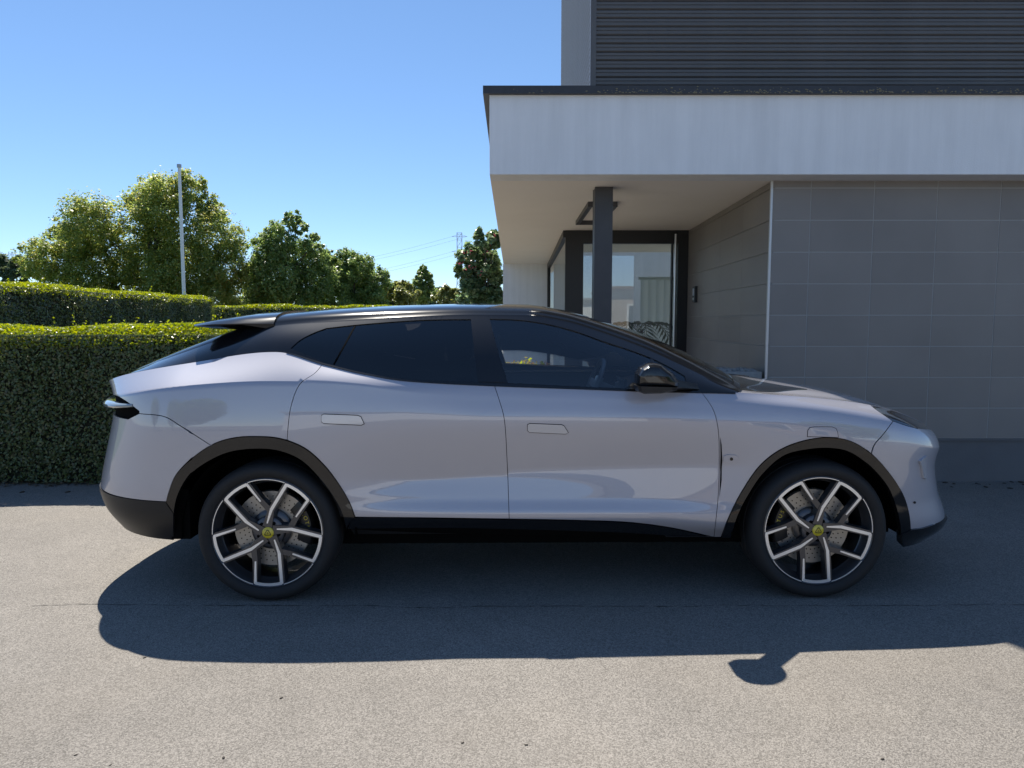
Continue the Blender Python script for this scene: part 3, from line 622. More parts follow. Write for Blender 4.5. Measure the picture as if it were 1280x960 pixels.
# ---------------- wheels
TR, RR = 0.388, 0.3055
def ring_pt(r, deg, y): t = R(deg); return (r * math.cos(t), y, r * math.sin(t))
def strip(bm, pts, widths, y, depth, taper=0.0):
    """bar along a polyline in the wheel plane (XZ); face at y, sides run back by depth (towards +y)"""
    P = [np.array(p, float) for p in pts]; L, Rr = [], []
    for i, p in enumerate(P):
        d = (P[min(i + 1, len(P) - 1)] - P[max(i - 1, 0)]); d /= np.linalg.norm(d); n = np.array([-d[1], d[0]])
        if 0 < i < len(P) - 1:
            d0 = P[i] - P[i - 1]; d0 /= np.linalg.norm(d0); n0 = np.array([-d0[1], d0[0]]); k = 1 / max(0.5, float(n @ n0))
        else: k = 1
        L.append(p + n * widths[i] * k); Rr.append(p - n * widths[i] * k)
    yy = y if isinstance(y, (list, tuple)) else [y] * len(P)
    f = [[bm.verts.new((a[0], yv, a[1])) for a, yv in zip(S_, yy)] for S_ in (L, Rr)]
    g = 1 + taper
    bk = [[bm.verts.new((c[0] + (a[0] - c[0]) * g, yv + depth, c[1] + (a[1] - c[1]) * g)) for a, c, yv in zip(S_, P, yy)] for S_ in (L, Rr)]
    for i in range(len(P) - 1):
        bm.faces.new((f[0][i], f[0][i + 1], f[1][i + 1], f[1][i])); bm.faces.new((f[0][i], bk[0][i], bk[0][i + 1], f[0][i + 1])); bm.faces.new((f[1][i], f[1][i + 1], bk[1][i + 1], bk[1][i]))
    bm.faces.new((f[0][0], f[1][0], bk[1][0], bk[0][0])); bm.faces.new((f[0][-1], bk[0][-1], bk[1][-1], f[1][-1]))
def pol(r, deg): t = R(-deg); return (RR * r * math.cos(t), RR * r * math.sin(t))    # degrees clockwise as the picture has them
def make_wheel(sx, hub_yaw, cal_deg):
    """wheel for the near side: outer face towards -Y, centre at the local origin"""
    bm = bmesh.new()
    bm_lathe_y(bm, [(RR * 1.005, 0.030), (RR * 1.01, 0.008), (RR * 0.99, 0.004), (RR * 0.965, 0.012), (RR * 0.94, 0.045), (RR * 0.90, 0.07), (RR * 0.885, 0.075), (RR * 0.88, 0.22), (RR * 0.93, 0.25)], 72)
    wheel = from_bm('wheel', bm, M['rim_dark'], car, True, angle=R(35))
    bm = bmesh.new(); TW = 0.275
    prof = [(RR * 0.975, 0.022), (RR * 1.015, 0.006), (RR * 1.05, -0.004), (0.345, -0.012), (0.362, -0.006), (0.375, 0.008), (TR - 0.004, 0.028), (TR, 0.05), (TR, 0.09), (TR - 0.005, 0.094), (TR - 0.005, 0.102), (TR, 0.106), (TR, 0.17), (TR - 0.005, 0.174), (TR - 0.005, 0.182), (TR, 0.186), (TR, 0.23), (0.375, 0.262), (0.345, 0.278), (RR, 0.26)]
    bm_lathe_y(bm, prof, 96); tyre = from_bm('tyre', bm, M['rubber'], wheel, True, angle=R(50))
    for k in range(5):
        a = 72 * k
        bm = bmesh.new()
        strip(bm, [pol(0.10, 45 + a + 0), pol(0.42, 63 + a), pol(0.97, 76 + a)], [0.026, 0.017, 0.016], [0.020, 0.020, 0.014], 0.045, 0.35)
        strip(bm, [pol(0.97, 105 + a - 72 + 0), pol(0.60, 115 + a - 72), pol(0.36, 122 + a - 72)][0:0] or [pol(0.97, 105 + a), pol(0.60, 114.5 + a), pol(0.40, 133 + a)], [0.013, 0.014, 0.016], [0.016, 0.021, 0.024], 0.04, 0.35)
        from_bm('spoke', bm, M['rim_dark'], wheel)
        bm = bmesh.new()
        arc = [pol(0.962, t + a) for t in np.linspace(76, 105, 9)]
        strip(bm, [pol(0.17, 50 + a), pol(0.42, 63.5 + a)], [0.0035, 0.008], [0.019, 0.0175], 0.003)
        strip(bm, [pol(0.42, 63.2 + a), pol(0.965, 76.3 + a)], [0.0085, 0.0085], [0.0172, 0.0105], 0.003)
        strip(bm, arc, [0.0115] * 9, 0.0085, 0.004)
        strip(bm, [pol(0.965, 104.7 + a), pol(0.58, 114.5 + a)], [0.0075, 0.004], [0.0100, 0.0185], 0.003)
        strip(bm, [pol(0.985, t + a) for t in np.linspace(107, 146, 12)], [0.0042] * 12, 0.006, 0.004)
        from_bm('spoke_face', bm, M['rim_cut'], wheel)
        t = R(-(86 + a)); bm = bmesh.new(); c = (0.057 * math.cos(t), 0.034, 0.057 * math.sin(t))
        bm_tube(bm, (c[0], 0.024, c[2]), (c[0], 0.06, c[2]), 0.011, n=6); from_bm('lug_nut', bm, M['dark'], wheel)
    bm = bmesh.new(); bm_lathe_y(bm, [(0.0001, 0.030), (0.075, 0.030), (0.083, 0.036), (0.086, 0.07)], 40); from_bm('hub', bm, M['rim_grey'], wheel, True, angle=R(40))
    bm = bmesh.new(); bm_lathe_y(bm, [(0.0001, 0.012), (0.027, 0.013), (0.0315, 0.017), (0.0315, 0.04)], 32); cap = from_bm('hub_cap', bm, M['yellow'], wheel, True, angle=R(40))
    bm = bmesh.new(); tri = []
    for c0 in (90, 210, 330):
        for j in range(-3, 4): tri.append((0.0135 * math.cos(R(c0)) + 0.0065 * math.cos(R(c0 + j * 20)), 0.0108, 0.0135 * math.sin(R(c0)) + 0.0065 * math.sin(R(c0 + j * 20)) - 0.001))
    vo_ = [bm.verts.new(p) for p in tri]; vi = [bm.verts.new((p[0] * 0.70, p[1], p[2] * 0.70)) for p in tri]
    for i in range(len(tri)): bm.faces.new((vo_[i], vo_[(i + 1) % len(tri)], vi[(i + 1) % len(tri)], vi[i]))
    for zz, hw in ((-0.0045, 0.0065), (-0.0005, 0.0048), (0.0035, 0.003)):
        bm.faces.new([bm.verts.new((x_, 0.0109, z_)) for x_, z_ in ((-hw, zz - .0012), (hw, zz - .0012), (hw * .8, zz + .0012), (-hw * .8, zz + .0012))])
    from_bm('badge_emblem', bm, M['badge_dark'], wheel)
    # brake
    bm = bmesh.new(); bm_lathe_y(bm, [(0.105, 0.108), (0.212, 0.105), (0.214, 0.135), (0.105, 0.135)], 64); disc = from_bm('brake_disc', bm, M['disc'], wheel, True, angle=R(30))
    bm = bmesh.new()
    for k in range(36):
        for rr, ph in ((0.135, 0), (0.160, 4), (0.185, 8)):
            t = R(k * 10 + ph); bm_tube(bm, (rr * math.cos(t), 0.1035, rr * math.sin(t)), (rr * math.cos(t), 0.106, rr * math.sin(t)), 0.0035, n=6)
    tag(from_bm('disc_hole', bm, M['dark'], wheel), kind='stuff')
    bm = bmesh.new(); bm_lathe_y(bm, [(0.0001, 0.075), (0.095, 0.075), (0.112, 0.085), (0.114, 0.12)], 40); from_bm('disc_bell', bm, M['rim_dark'], wheel, True, angle=R(40))
    bm = bmesh.new(); ang = np.linspace(cal_deg - 34, cal_deg + 34, 12); loops = []
    for t in ang:
        e = 0.010 * abs((t - cal_deg) / 34) ** 3
        loops.append([bm.verts.new(ring_pt(r, t, y)) for r, y in ((0.150, 0.075 + e), (0.190, 0.062 + e), (0.225, 0.066 + e), (0.236, 0.085), (0.236, 0.13), (0.150, 0.13))])
    for a_, b_ in zip(loops[:-1], loops[1:]):
        for j in range(6): bm.faces.new((a_[j], a_[(j + 1) % 6], b_[(j + 1) % 6], b_[j]))
    bm.faces.new(loops[0]); bm.faces.new(loops[-1][::-1])
    from_bm('brake_caliper', bm, M['caliper'], wheel, True, angle=R(35))
    for i, ch in enumerate('LOTUS'):
        cu = bpy.data.curves.new('caliper_letter', 'FONT'); cu.body = ch; cu.size = 0.030; cu.align_x = 'CENTER'; cu.extrude = 0.0005
        tmp = bpy.data.objects.new('tmp', cu); C.objects.link(tmp); dg = bpy.context.evaluated_depsgraph_get()
        me = bpy.data.meshes.new_from_object(tmp.evaluated_get(dg)); bpy.data.objects.remove(tmp); bpy.data.curves.remove(cu)
        me.materials.append(M['yellow'])
        t = cal_deg + (2 - i) * 7.5 * (1 if math.cos(R(cal_deg)) > 0 else 1); p = Vector(ring_pt(0.198, t, 0.0600))
        rot = Matrix.Rotation(R(t - 90), 4, Vector((0, -1, 0))) @ Matrix.Rotation(R(90), 4, 'X')
        me.transform(Matrix.Translation(p) @ rot)
        o = bpy.data.objects.new('caliper_letter', me); link(o, wheel)
    return wheel
def children(o): return [c for c in bpy.data.objects if c.parent == o]
def copy_tree(o, parent=None):
    c = o.copy(); C.objects.link(c); c.parent = parent
    for ch in children(o): copy_tree(ch, c)
    return c
w_rear = make_wheel(-1, 0, 12); w_front = make_wheel(1, 0, 168)
for wh, sx in ((w_rear, -1), (w_front, 1)):
    wh.location = (sx * HALF_WB, -0.982, TR - 0.004)
    f = copy_tree(wh, car); f.location = (sx * HALF_WB, 0.982, TR - 0.004); f.rotation_euler = (0, 0, math.pi)

# ---------------- mirrors
def mirror_shape(side):
    pts = [(790.6, 479), (791, 467), (796.5, 459), (805, 454.2), (813, 453.8), (822, 455.5), (837, 467), (844.5, 477.5), (843.5, 482), (815, 481), (800, 480.5)]
    def loc(p, w_):
        r = raydir(*p); W = np.array([0, 0, CAM_H]) + r * ((CARY - w_ + 0.01) / r[1]); return (W[0] - CARX, W[2])
    def dense(pp):
        o_ = []
        for a, b in zip(pp, pp[1:] + pp[:1]):
            for t in (0, .15, .5, .85): o_.append((a[0] + (b[0] - a[0]) * t, a[1] + (b[1] - a[1]) * t))
        return o_
    def build(nm, pp, rows, m, parent):
        P = np.array([loc(p, 1.08) for p in dense(pp)]); c = P.mean(0); bm = bmesh.new(); rings = []
        for w_, s, dx_, dz_ in rows: rings.append([bm.verts.new((c[0] + (p[0] - c[0]) * s + dx_, side * w_, c[1] + (p[1] - c[1]) * s + dz_)) for p in P])
        n = len(P)
        for a, b in zip(rings[:-1], rings[1:]):
            for j in range(n): bm.faces.new((a[j], a[(j + 1) % n], b[(j + 1) % n], b[j]))
        bm.faces.new(rings[0]); bm.faces.new(rings[-1])
        return from_bm(nm, bm, m, parent, True, angle=R(28)), c
    o, c = build('door_mirror', pts, ((.985, .6, .03, 0), (1.0, .90, .012, 0), (1.03, 1.0, .002, 0), (1.095, .99, 0, 0), (1.125, .93, -.004, -.002), (1.145, .80, -.010, -.005), (1.152, .55, -.014, -.008)), M['gloss_black'], car)
    build('mirror_lower_case', [(790.5, 481.5), (843.5, 483), (841, 488), (822, 491.5), (800, 492), (792.5, 489)], ((.99, .8, .02, 0), (1.02, 1.0, 0, 0), (1.09, 1.0, 0, 0), (1.125, .94, -.004, .002), (1.142, .75, -.01, .006)), M['satin_black'], o)
    bm = bmesh.new(); q = [(c[0] + .05, 1.04, c[1] - .045), (c[0] + .20, .915, c[1] - .075)]; a0 = [(-.05, .02), (.06, .02), (.08, -.022), (-.05, -.030)]
    r0 = [bm.verts.new((q[0][0] + x, side * q[0][1], q[0][2] + z)) for x, z in a0]; r1 = [bm.verts.new((q[1][0] + x * 1.1, side * q[1][1], q[1][2] + z * .8)) for x, z in a0]
    for j in range(4): bm.faces.new((r0[j], r0[(j + 1) % 4], r1[(j + 1) % 4], r1[j]))
    bm.faces.new(r0); bm.faces.new(r1)
    from_bm('mirror_arm', bm, M['satin_black'], o, True, angle=R(40))
mirror_shape(-1); mirror_shape(1)

# ---------------- cabin
box('cabin_floor', (-1.9, -0.80, 0.36), (1.1, 0.80, 0.45), M['dark'], car)
for sy in (-1, 1):
    box('door_card', (-1.25, sy * 0.85, 0.45), (1.0, sy * 0.90, 1.135), M['trim_in'], car, 0.02, smooth=True)
    box('sunlit_ledge', (-1.2, sy * .845, 1.136), (.95, sy * .905, 1.150), M['light_in'], car, .004)  # pale colour stands for sunlight on the door sill
    box('armrest', (-0.1, sy * 0.76, 0.86), (0.6, sy * 0.86, 0.93), M['trim_in'], car, 0.02, smooth=True)
    for x0, nm in ((-0.30, 'front_seat'), (-1.15, 'rear_seat')):
        bm = bmesh.new(); y0 = sy * 0.40
        bm_box(bm, (x0, y0 - .25, .45), (x0 + .55, y0 + .25, .72), 0.07, 3)
        s_ = from_bm(nm, bm, M['seat'], car, True, angle=R(45))
        bm = bmesh.new(); bm_box(bm, (-.09, -.25, 0), (.07, .25, .66), 0.06, 3)
        bmesh.ops.transform(bm, matrix=Matrix.Translation((x0 + .02, y0, .62)) @ Matrix.Rotation(R(-16), 4, 'Y'), verts=bm.verts)
        from_bm('backrest', bm, M['seat'], s_, True, angle=R(45))
        bm = bmesh.new(); bm_box(bm, (-.06, -.14, 0), (.05, .14, .22), 0.05, 3)
        bmesh.ops.transform(bm, matrix=Matrix.Translation((x0 - .19, y0, 1.26)) @ Matrix.Rotation(R(-8), 4, 'Y'), verts=bm.verts)
        from_bm('headrest', bm, M['seat'], s_, True, angle=R(45))
bm = bmesh.new(); pr = [(.62, .70), (.60, .98), (.66, 1.08), (.80, 1.115), (1.12, 1.11), (1.12, .70)]
ra = [[bm.verts.new((x, y, z)) for x, z in pr] for y in (-.84, .84)]
for j in range(6): bm.faces.new((ra[0][j], ra[0][(j + 1) % 6], ra[1][(j + 1) % 6], ra[1][j]))
bm.faces.new(ra[0]); bm.faces.new(ra[1]); from_bm('dashboard', bm, M['trim_in'], car)
box('centre_screen', (.56, -.20, .98), (.58, .16, 1.16), M['lamp'], car, .004)
bm = bmesh.new(); n1, n2 = 36, 8; vs = []
for i in range(n1):
    t = 2 * math.pi * i / n1; fl = 0.19 * (1 - 0.06 * (math.sin(t) < -0.7))
    vs.append([bm.verts.new((0.017 * math.cos(2 * math.pi * j / n2), (fl + 0.017 * math.sin(2 * math.pi * j / n2)) * math.cos(t), (fl * .92 + 0.017 * math.sin(2 * math.pi * j / n2)) * math.sin(t))) for j in range(n2)])
for i in range(n1):
    for j in range(n2): bm.faces.new((vs[i][j], vs[i][(j + 1) % n2], vs[(i + 1) % n1][(j + 1) % n2], vs[(i + 1) % n1][j]))
bm_box(bm, (-.01, -.17, -.03), (.02, .17, .025)); bm_box(bm, (0, -.06, -.08), (.05, .06, .06), 0.02)
bm_box(bm, (.02, -.03, -.03), (.25, .03, .03))
bmesh.ops.transform(bm, matrix=Matrix.Translation((.44, .40, 1.09)) @ Matrix.Rotation(R(22), 4, 'Y'), verts=bm.verts)
from_bm('steering_wheel', bm, M['light_in'], car, True, angle=R(50))

# ------------------------------------------------------------------ office building
YF, YFA, YD, YB = 6.85, 6.557, 10.58, 16.86        # tiled front, fascia, door, rear wall
ZS = zat(226, YF); ZFT = zat(117, YFA); XE = at(612, 218, YFA)[0]; XC_ = at(965, 228, YF)[0]; XD1 = at(861, 290, YD)[0]; XD0 = at(707, 290, YD)[0]; XW = at(686, 332, YB)[0]
ZTB = zat(548, YF); XMAX = 10.0
bld = empty('office_building', (0, 0, 0)); tag(bld, 'modern building with white canopy fascia, grey tiled wall and dark upper storey', 'building')
def bb(name, a, b, m, parent=bld, bev=0.0): return box(name, a, b, m, parent, bev)
bb('fascia', (XE, YFA, ZS), (XMAX, YFA + 0.30, ZFT), M['render_white'], bev=0.006)
bb('soffit', (XE, YFA + 0.295, ZS + 0.003), (XMAX, 14.0, ZS + 0.25), M['soffit'])
bb('rear_soffit', (XE, 14.0, ZS + 0.003), (XW + .25, 20.0, ZS + 0.25), M['soffit'])
bb('roof_deck', (XE + 0.003, YFA + 0.30, ZS + 0.25), (XMAX, 14.0, ZFT - 0.01), M['render_white'])
bb('rear_roof_deck', (XE + 0.003, 14.0, ZS + 0.25), (XW + .25, 20.0, ZFT - 0.01), M['render_white'])
cop = bb('coping', (XE - 0.055, YFA - 0.045, ZFT - 0.012), (XMAX, 14.0, ZFT + 0.055), M['coping'])
bb('rear_coping', (XE - 0.055, 14.0, ZFT - 0.012), (XW + .30, 20.0, ZFT + 0.055), M['coping'])
# tiled front wall
wall = bb('tiled_wall', (XC_ + 0.03, YF + 0.0035, ZTB), (XMAX, YF + 0.06, ZS + 0.002), M['grout'])
wall2 = pydata('return_wall', [(XC_ + .012, YF + .012, .02), (XD1 + .012, YD + .1, .02), (XD1 + .3, YD + .1, .02), (XC_ + .25, YF + .013, .02)] + [(XC_ + .012, YF + .012, ZS + .002), (XD1 + .012, YD + .1, ZS + .002), (XD1 + .3, YD + .1, ZS + .002), (XC_ + .25, YF + .013, ZS + .002)],
               [(0, 1, 5, 4), (1, 2, 6, 5), (2, 3, 7, 6), (3, 0, 4, 7)], M['grout'], bld)
bb('plinth', (XC_ + 0.02, YF + 0.004, -0.02), (XMAX, YF + 0.06, ZTB - 0.022), M['plinth'])
bb('plinth_trim', (XC_ + 0.02, YF - 0.012, ZTB - 0.020), (XMAX, YF + 0.05, ZTB - 0.002), M['plinth'])
zj = [ZS]; z = zat(235, YF)
while z > ZTB + 0.1: zj.append(z); z -= 0.2935
zj.append(ZTB)
xj = [XC_ + 0.008]; x = at(1012, 300, YF)[0]
while x < XMAX: xj.append(x); x += 0.588
xj.append(XMAX)
g = 0.004
for i in range(len(zj) - 1):
    for j in range(len(xj) - 1):
        dy = rng.uniform(-0.0008, 0.0008)
        bb('tile', (xj[j] + g, YF + dy, zj[i + 1] + g), (xj[j + 1] - g, YF + 0.02, zj[i] - g), M['tile'], wall, bev=0.0015)
dv = np.array([XD1 - XC_, YD - YF]); LW = np.linalg.norm(dv); dv /= LW; nv = np.array([-dv[1], dv[0]])
for i in range(len(zj) - 1):
    for j in range(4):
        s0, s1 = LW * j / 4 + .0012, LW * (j + 1) / 4 - .0012
        q = [(XC_ + dv[0] * s, YF + dv[1] * s) for s in (s0, s1)]
        vv = [(q[k][0] + nv[0] * o, q[k][1] + nv[1] * o, z_) for z_ in (max(zj[i + 1], 0.02) + g, zj[i] - g) for k, o in ((0, 0), (1, 0), (1, -0.011), (0, -0.011))]
        pydata('tile', vv, [(3, 2, 1, 0), (4, 5, 6, 7), (0, 1, 5, 4), (1, 2, 6, 5), (2, 3, 7, 6), (3, 0, 4, 7)], M['tile'], wall2)
bb('return_plinth', (XC_ + .004, YF + .02, 0), (XC_ + .06, YF + 3.2, ZTB - .02), M['plinth'])
bb('corner_trim', (XC_ - 0.010, YF - 0.006, 0.02), (XC_ + 0.010, YF + 0.02, ZS), M['trim'])
# rear wall and side glazing under the canopy
bb('rear_wall', (XE - 0.01, YB, 0), (XW, YB + .3, ZS + .003), M['render_white'])
sg = pydata('side_window', [(XW, YB, 0), (XD0, YD + .1, 0), (XD0, YD + .1, ZS), (XW, YB, ZS)], [(0, 1, 2, 3)], M['glass_win'], bld)
def beam(name, p, q, wd, ht, m, parent):
    p, q = np.array(p, float), np.array(q, float); d = (q - p)[:2]; d /= np.linalg.norm(d); n_ = np.array([-d[1], d[0]]) * wd / 2
    vv = [(c[0] + s * n_[0], c[1] + s * n_[1], c[2] + zz) for c in (p, q) for s, zz in ((-1, 0), (1, 0), (1, ht), (-1, ht))]
    return pydata(name, vv, [(0, 1, 2, 3), (7, 6, 5, 4), (0, 4, 5, 1), (1, 5, 6, 2), (2, 6, 7, 3), (3, 7, 4, 0)], m, parent)
beam('window_frame', (XW, YB, ZS - .10), (XD0, YD, ZS - .10), .07, .10, M['black_frame'], sg)
beam('window_frame', (XW + .002, YB - .10, 0), (XW, YB, 0), .07, ZS - .1, M['black_frame'], sg)
beam('window_frame', (XW, YB, 0), (XD0, YD, 0), .07, .10, M['black_frame'], sg)
beam('white_backing', (XW + .12, YB, 0.02), (XD0 + .12, YD + .25, 0.02), .01, ZS - .05, M['curtain'], sg)  # added white sheet giving the side pane its white look
# entrance door: frame, glass leaf, fixed stile, long pull handle
XL, XR_ = XD0, XD1
def dx(px): return at(px, 350, YD)[0]
door = bb('entrance_door', (XL, YD, ZS - .185), (XR_, YD + .10, ZS + .002), M['black_frame'])
bb('door_frame', (XL, YD + .001, 0.02), (dx(729), YD + .1, ZS - .185), M['black_frame'], door)
bb('door_frame', (dx(847), YD + .001, 0.02), (XR_ + .005, YD + .1, ZS - .185), M['black_frame'], door)
bb('door_frame', (dx(839.5), YD + .01, 0.12), (dx(841.5), YD + .09, ZS - .185), M['black_frame'], door)
bb('door_sill', (XL, YD + .002, 0.0), (XR_, YD + .1, .12), M['black_frame'], door)
bb('door_glass', (dx(729), YD + .045, .12), (dx(839.5), YD + .055, ZS - .185), M['glass_win'], door)
bb('side_glass', (dx(841.5), YD + .045, .12), (dx(847), YD + .055, ZS - .185), M['glass_win'], door)
tube('pull_handle', (dx(842.5), YD - .06, .5), (dx(842.5), YD - .06, zat(293, YD)), .018, M['steel'], door)
for z_ in (0.9, 2.4): tube('handle_bracket', (dx(842.5), YD - .06, z_), (dx(843), YD + .01, z_), .010, M['steel'], door)
# lobby behind the glass
bb('lobby_floor', (XL + .05, YD + .1, 0.0), (6.5, 19, 0.02), M['inner_floor'])
bb('lobby_bounce_wall', (XW + .26, 18.0, 0.02), (6.5, 18.2, 4.2), M['render_white'])  # added wall; the open roof before it lets daylight into the lobby
bb('lobby_wall', (6.5, YD + .1, 0.02), (6.6, 14.0, ZS), M['interior'])
# dark upper storey with ribbed cladding
YU, YU2 = 7.0, 11.3; XU = 0.735; ZU0, ZU1 = ZFT - .02, 7.6
up = bb('upper_storey', (XU + .03, YU + .03, ZU0), (XMAX, YU2, ZU1), M['clad'])
bb('corner_profile', (XU - .003, YU - .004, ZU0), (XU + .05, YU + .05, ZU1), M['clad'], up)
nr = int((ZU1 - ZU0) / 0.076)
def rib(name, a, b, m, parent):      # a trapezoid rib
    return None
bmr = bmesh.new(); p_ = [(0.03, 0), (0.03, .076), (0.014, .075), (0.004, .066), (0.004, .045), (0.010, .042), (0.010, .036), (0.004, .033), (0.004, .012), (0.014, .002)]
va = [[bmr.verts.new((x_, y_, z_)) for y_, z_ in p_] for x_ in (XU + .051, XMAX)]
for j in range(10): bmr.faces.new((va[0][j], va[0][(j + 1) % 10], va[1][(j + 1) % 10], va[1][j]))
bmr.faces.new(va[0]); bmr.faces.new(va[1])
r0 = from_bm('cladding_rib', bmr, M['clad'], up); r0.location = (0, YU, ZU0)
bmr = bmesh.new(); va = [[bmr.verts.new((y_, x_, z_)) for y_, z_ in p_] for x_ in (YU + .051, YU2)]
for j in range(10): bmr.faces.new((va[0][j], va[0][(j + 1) % 10], va[1][(j + 1) % 10], va[1][j]))
bmr.faces.new(va[0]); bmr.faces.new(va[1])
r1 = from_bm('cladding_rib', bmr, M['clad'], up); r1.location = (XU, 0, ZU0)
for i in range(1, nr):
    for r_ in (r0, r1):
        c = r_.copy(); C.objects.link(c); c.location = r_.location + Vector((0, 0, i * .076)); c.parent = up
# moss and lichen along the coping
N = 420; mx_ = rng.uniform(XE, 6.0, N); mx_[:300] = rng.uniform(XU, 6.0, 300)
me = bmesh.new()
for x_ in mx_:
    s = rng.uniform(.0025, .008); zz = ZFT - .008 + abs(rng.normal()) * .018
    bmesh.ops.create_icosphere(me, subdivisions=1, radius=s, matrix=Matrix.Translation((x_, YFA - .046, zz)) @ Matrix.Diagonal((1.5, .5, .8, 1)))
tag(from_bm('lichen', me, M['lichen'], cop), kind='stuff')
# column, light frame, entry phone
xc = at(754, 240, 7.22)[0]
col_ = empty('canopy_column', (xc, 7.25, 0)); tag(col_, 'dark grey steel H column holding up the white canopy', 'column')
for nm, a, b in (('flange', (-.088, -.09, 0), (.088, -.078, ZS)), ('flange', (-.088, .078, 0), (.088, .09, ZS)), ('web', (-.012, -.078, 0), (.012, .078, ZS))): box(nm, a, b, M['column'], col_, .001)
box('side_plate', (-.086, -.078, 0.01), (-.078, .078, ZS - .01), M['column'], col_); box('side_plate', (.078, -.078, 0.01), (.086, .078, ZS - .01), M['column'], col_)
lf = empty('ceiling_light', (0, 0, 0)); tag(lf, 'dark rectangular light frame fixed under the canopy behind the column', 'light')
x0, x1 = at(735, 255, 8.05)[0], at(772, 255, 8.05)[0]; y0, y1 = 8.05, 9.6
for a, b in (((x0, y0, ZS - .05), (x1, y0 + .05, ZS + .004)), ((x0, y1 - .05, ZS - .05), (x1, y1, ZS + .004)), ((x0, y0 + .05, ZS - .05), (x0 + .05, y1 - .05, ZS + .004)), ((x1 - .05, y0 + .05, ZS - .05), (x1, y1 - .05, ZS + .004))): box('bar', a, b, M['column'], lf)
t_ = 0.84; px_, py_ = XC_ + dv[0] * LW * t_, YF + dv[1] * LW * t_; zi = zat(368, py_)
ip = empty('entry_phone', (px_, py_, zi)); ip.rotation_euler = (0, 0, math.atan2(dv[1], dv[0])); tag(ip, 'small black entry phone on the tiled wall beside the door', 'entry phone')
box('case', (-.07, -.002, -.11), (.07, .04, .11), M['black_frame'], ip, .006); box('speaker_plate', (-.045, .04, -.02), (.045, .044, .08), M['galv'], ip); box('call_button', (-.018, .04, -.08), (.018, .047, -.045), M['steel'], ip, .003)
# gravel-topped concrete bin in front of the tiled return wall
bx, by = at(913, 465, 7.10)[0], 7.10
ash = empty('concrete_bin', (bx, by, 0)); tag(ash, 'low concrete bin with a pebbled rim beside the grey tiled wall', 'bin')
zt = zat(460, 7.10)
box('body', (-.20, -.20, 0), (.20, .20, zt - .10), M['concrete'], ash, .01); box('rim', (-.235, -.23, zt - .10), (.235, .23, zt - .02), M['concrete'], ash, .015)
bm = bmesh.new()
for _ in range(120): bmesh.ops.create_icosphere(bm, subdivisions=1, radius=rng.uniform(.012, .026), matrix=Matrix.Translation((rng.uniform(-.20, .20), rng.uniform(-.19, .19), zt - .015)) @ Matrix.Diagonal((1.2, 1, .7, 1)))
tag(from_bm('pebble', bm, M['concrete'], ash, True), kind='stuff')
# lobby things
for i, xp in enumerate(np.linspace(dx(806), dx(850) + .5, 10)):
    y_ = YD + 1.6; bm = bmesh.new(); n = 6
    pr = [(xp * 1.15 - .065 + .13 * k / n, y_ + .02 * math.sin(k / n * math.pi)) for k in range(n + 1)]
    vA = [[bm.verts.new((a, b, z_)) for a, b in pr] for z_ in (.15, zat(350, y_))]
    for k in range(n): bm.faces.new((vA[0][k], vA[0][k + 1], vA[1][k + 1], vA[1][k]))
    if i == 0: blinds = empty('vertical_blinds', (0, 0, 0)); tag(blinds, 'white vertical blinds hanging behind the glass entrance door', 'blinds'); box('head_rail', (xp * 1.15 - .1, y_ - .03, zat(350, y_)), (xp * 1.15 + 3, y_ + .03, zat(350, y_) + .05), M['curtain'], blinds)
    from_bm('blind_slat', bm, M['curtain'], blinds, True)
palm = empty('potted_palm', (at(800, 420, YD + .7)[0], YD + .7, 0)); tag(palm, 'potted palm with arching fronds behind the glass door', 'plant')
palm.scale = (1.25, 1.2, 1.45)
M['palm'] = leaf_mat('palm_leaf', [(.03, .06, .02), (.06, .10, .03)], .2)
bm = bmesh.new(); bm_tube(bm, (0, 0, .02), (0, 0, .45), .16, .21, 20); from_bm('pot', bm, M['terracotta'], palm, True, angle=R(40))
tube('trunk', (0, 0, .42), (.02, 0, .95), .03, M['bark'], palm, 8, .02)
for k in range(11):
    an = k / 11 * 2 * math.pi + .2; bm = bmesh.new(); pts = [Vector((math.cos(an) * s * .55, math.sin(an) * s * .35, .92 + .50 * s - .55 * s * s)) for s in np.linspace(0, 1, 12)]
    for i in range(len(pts) - 1): bm_tube(bm, pts[i], pts[i + 1], .004, n=4, caps=False)
    for i in range(2, len(pts)):
        d = (pts[i] - pts[i - 1]).normalized(); sd = d.cross(Vector((0, 0, 1))).normalized()
        for s_ in (-1, 1):
            tip = pts[i] + sd * s_ * .16 + d * .10 - Vector((0, 0, .05)); mid = pts[i] + sd * s_ * .07 + d * .06
            bm.faces.new([bm.verts.new(p) for p in (pts[i], mid + d * .014, tip, mid - d * .014)])
    from_bm('frond', bm, M['palm'], palm)
tag(box('ceiling_speaker', (at(768, 309, YD + 1.2)[0] - .09, YD + 1.1, ZS - .06), (at(768, 309, YD + 1.2)[0] + .09, YD + 1.3, ZS - .0), M['galv'], None, .01), 'small grey fitting on the lobby ceiling behind the glass', 'ceiling fitting')

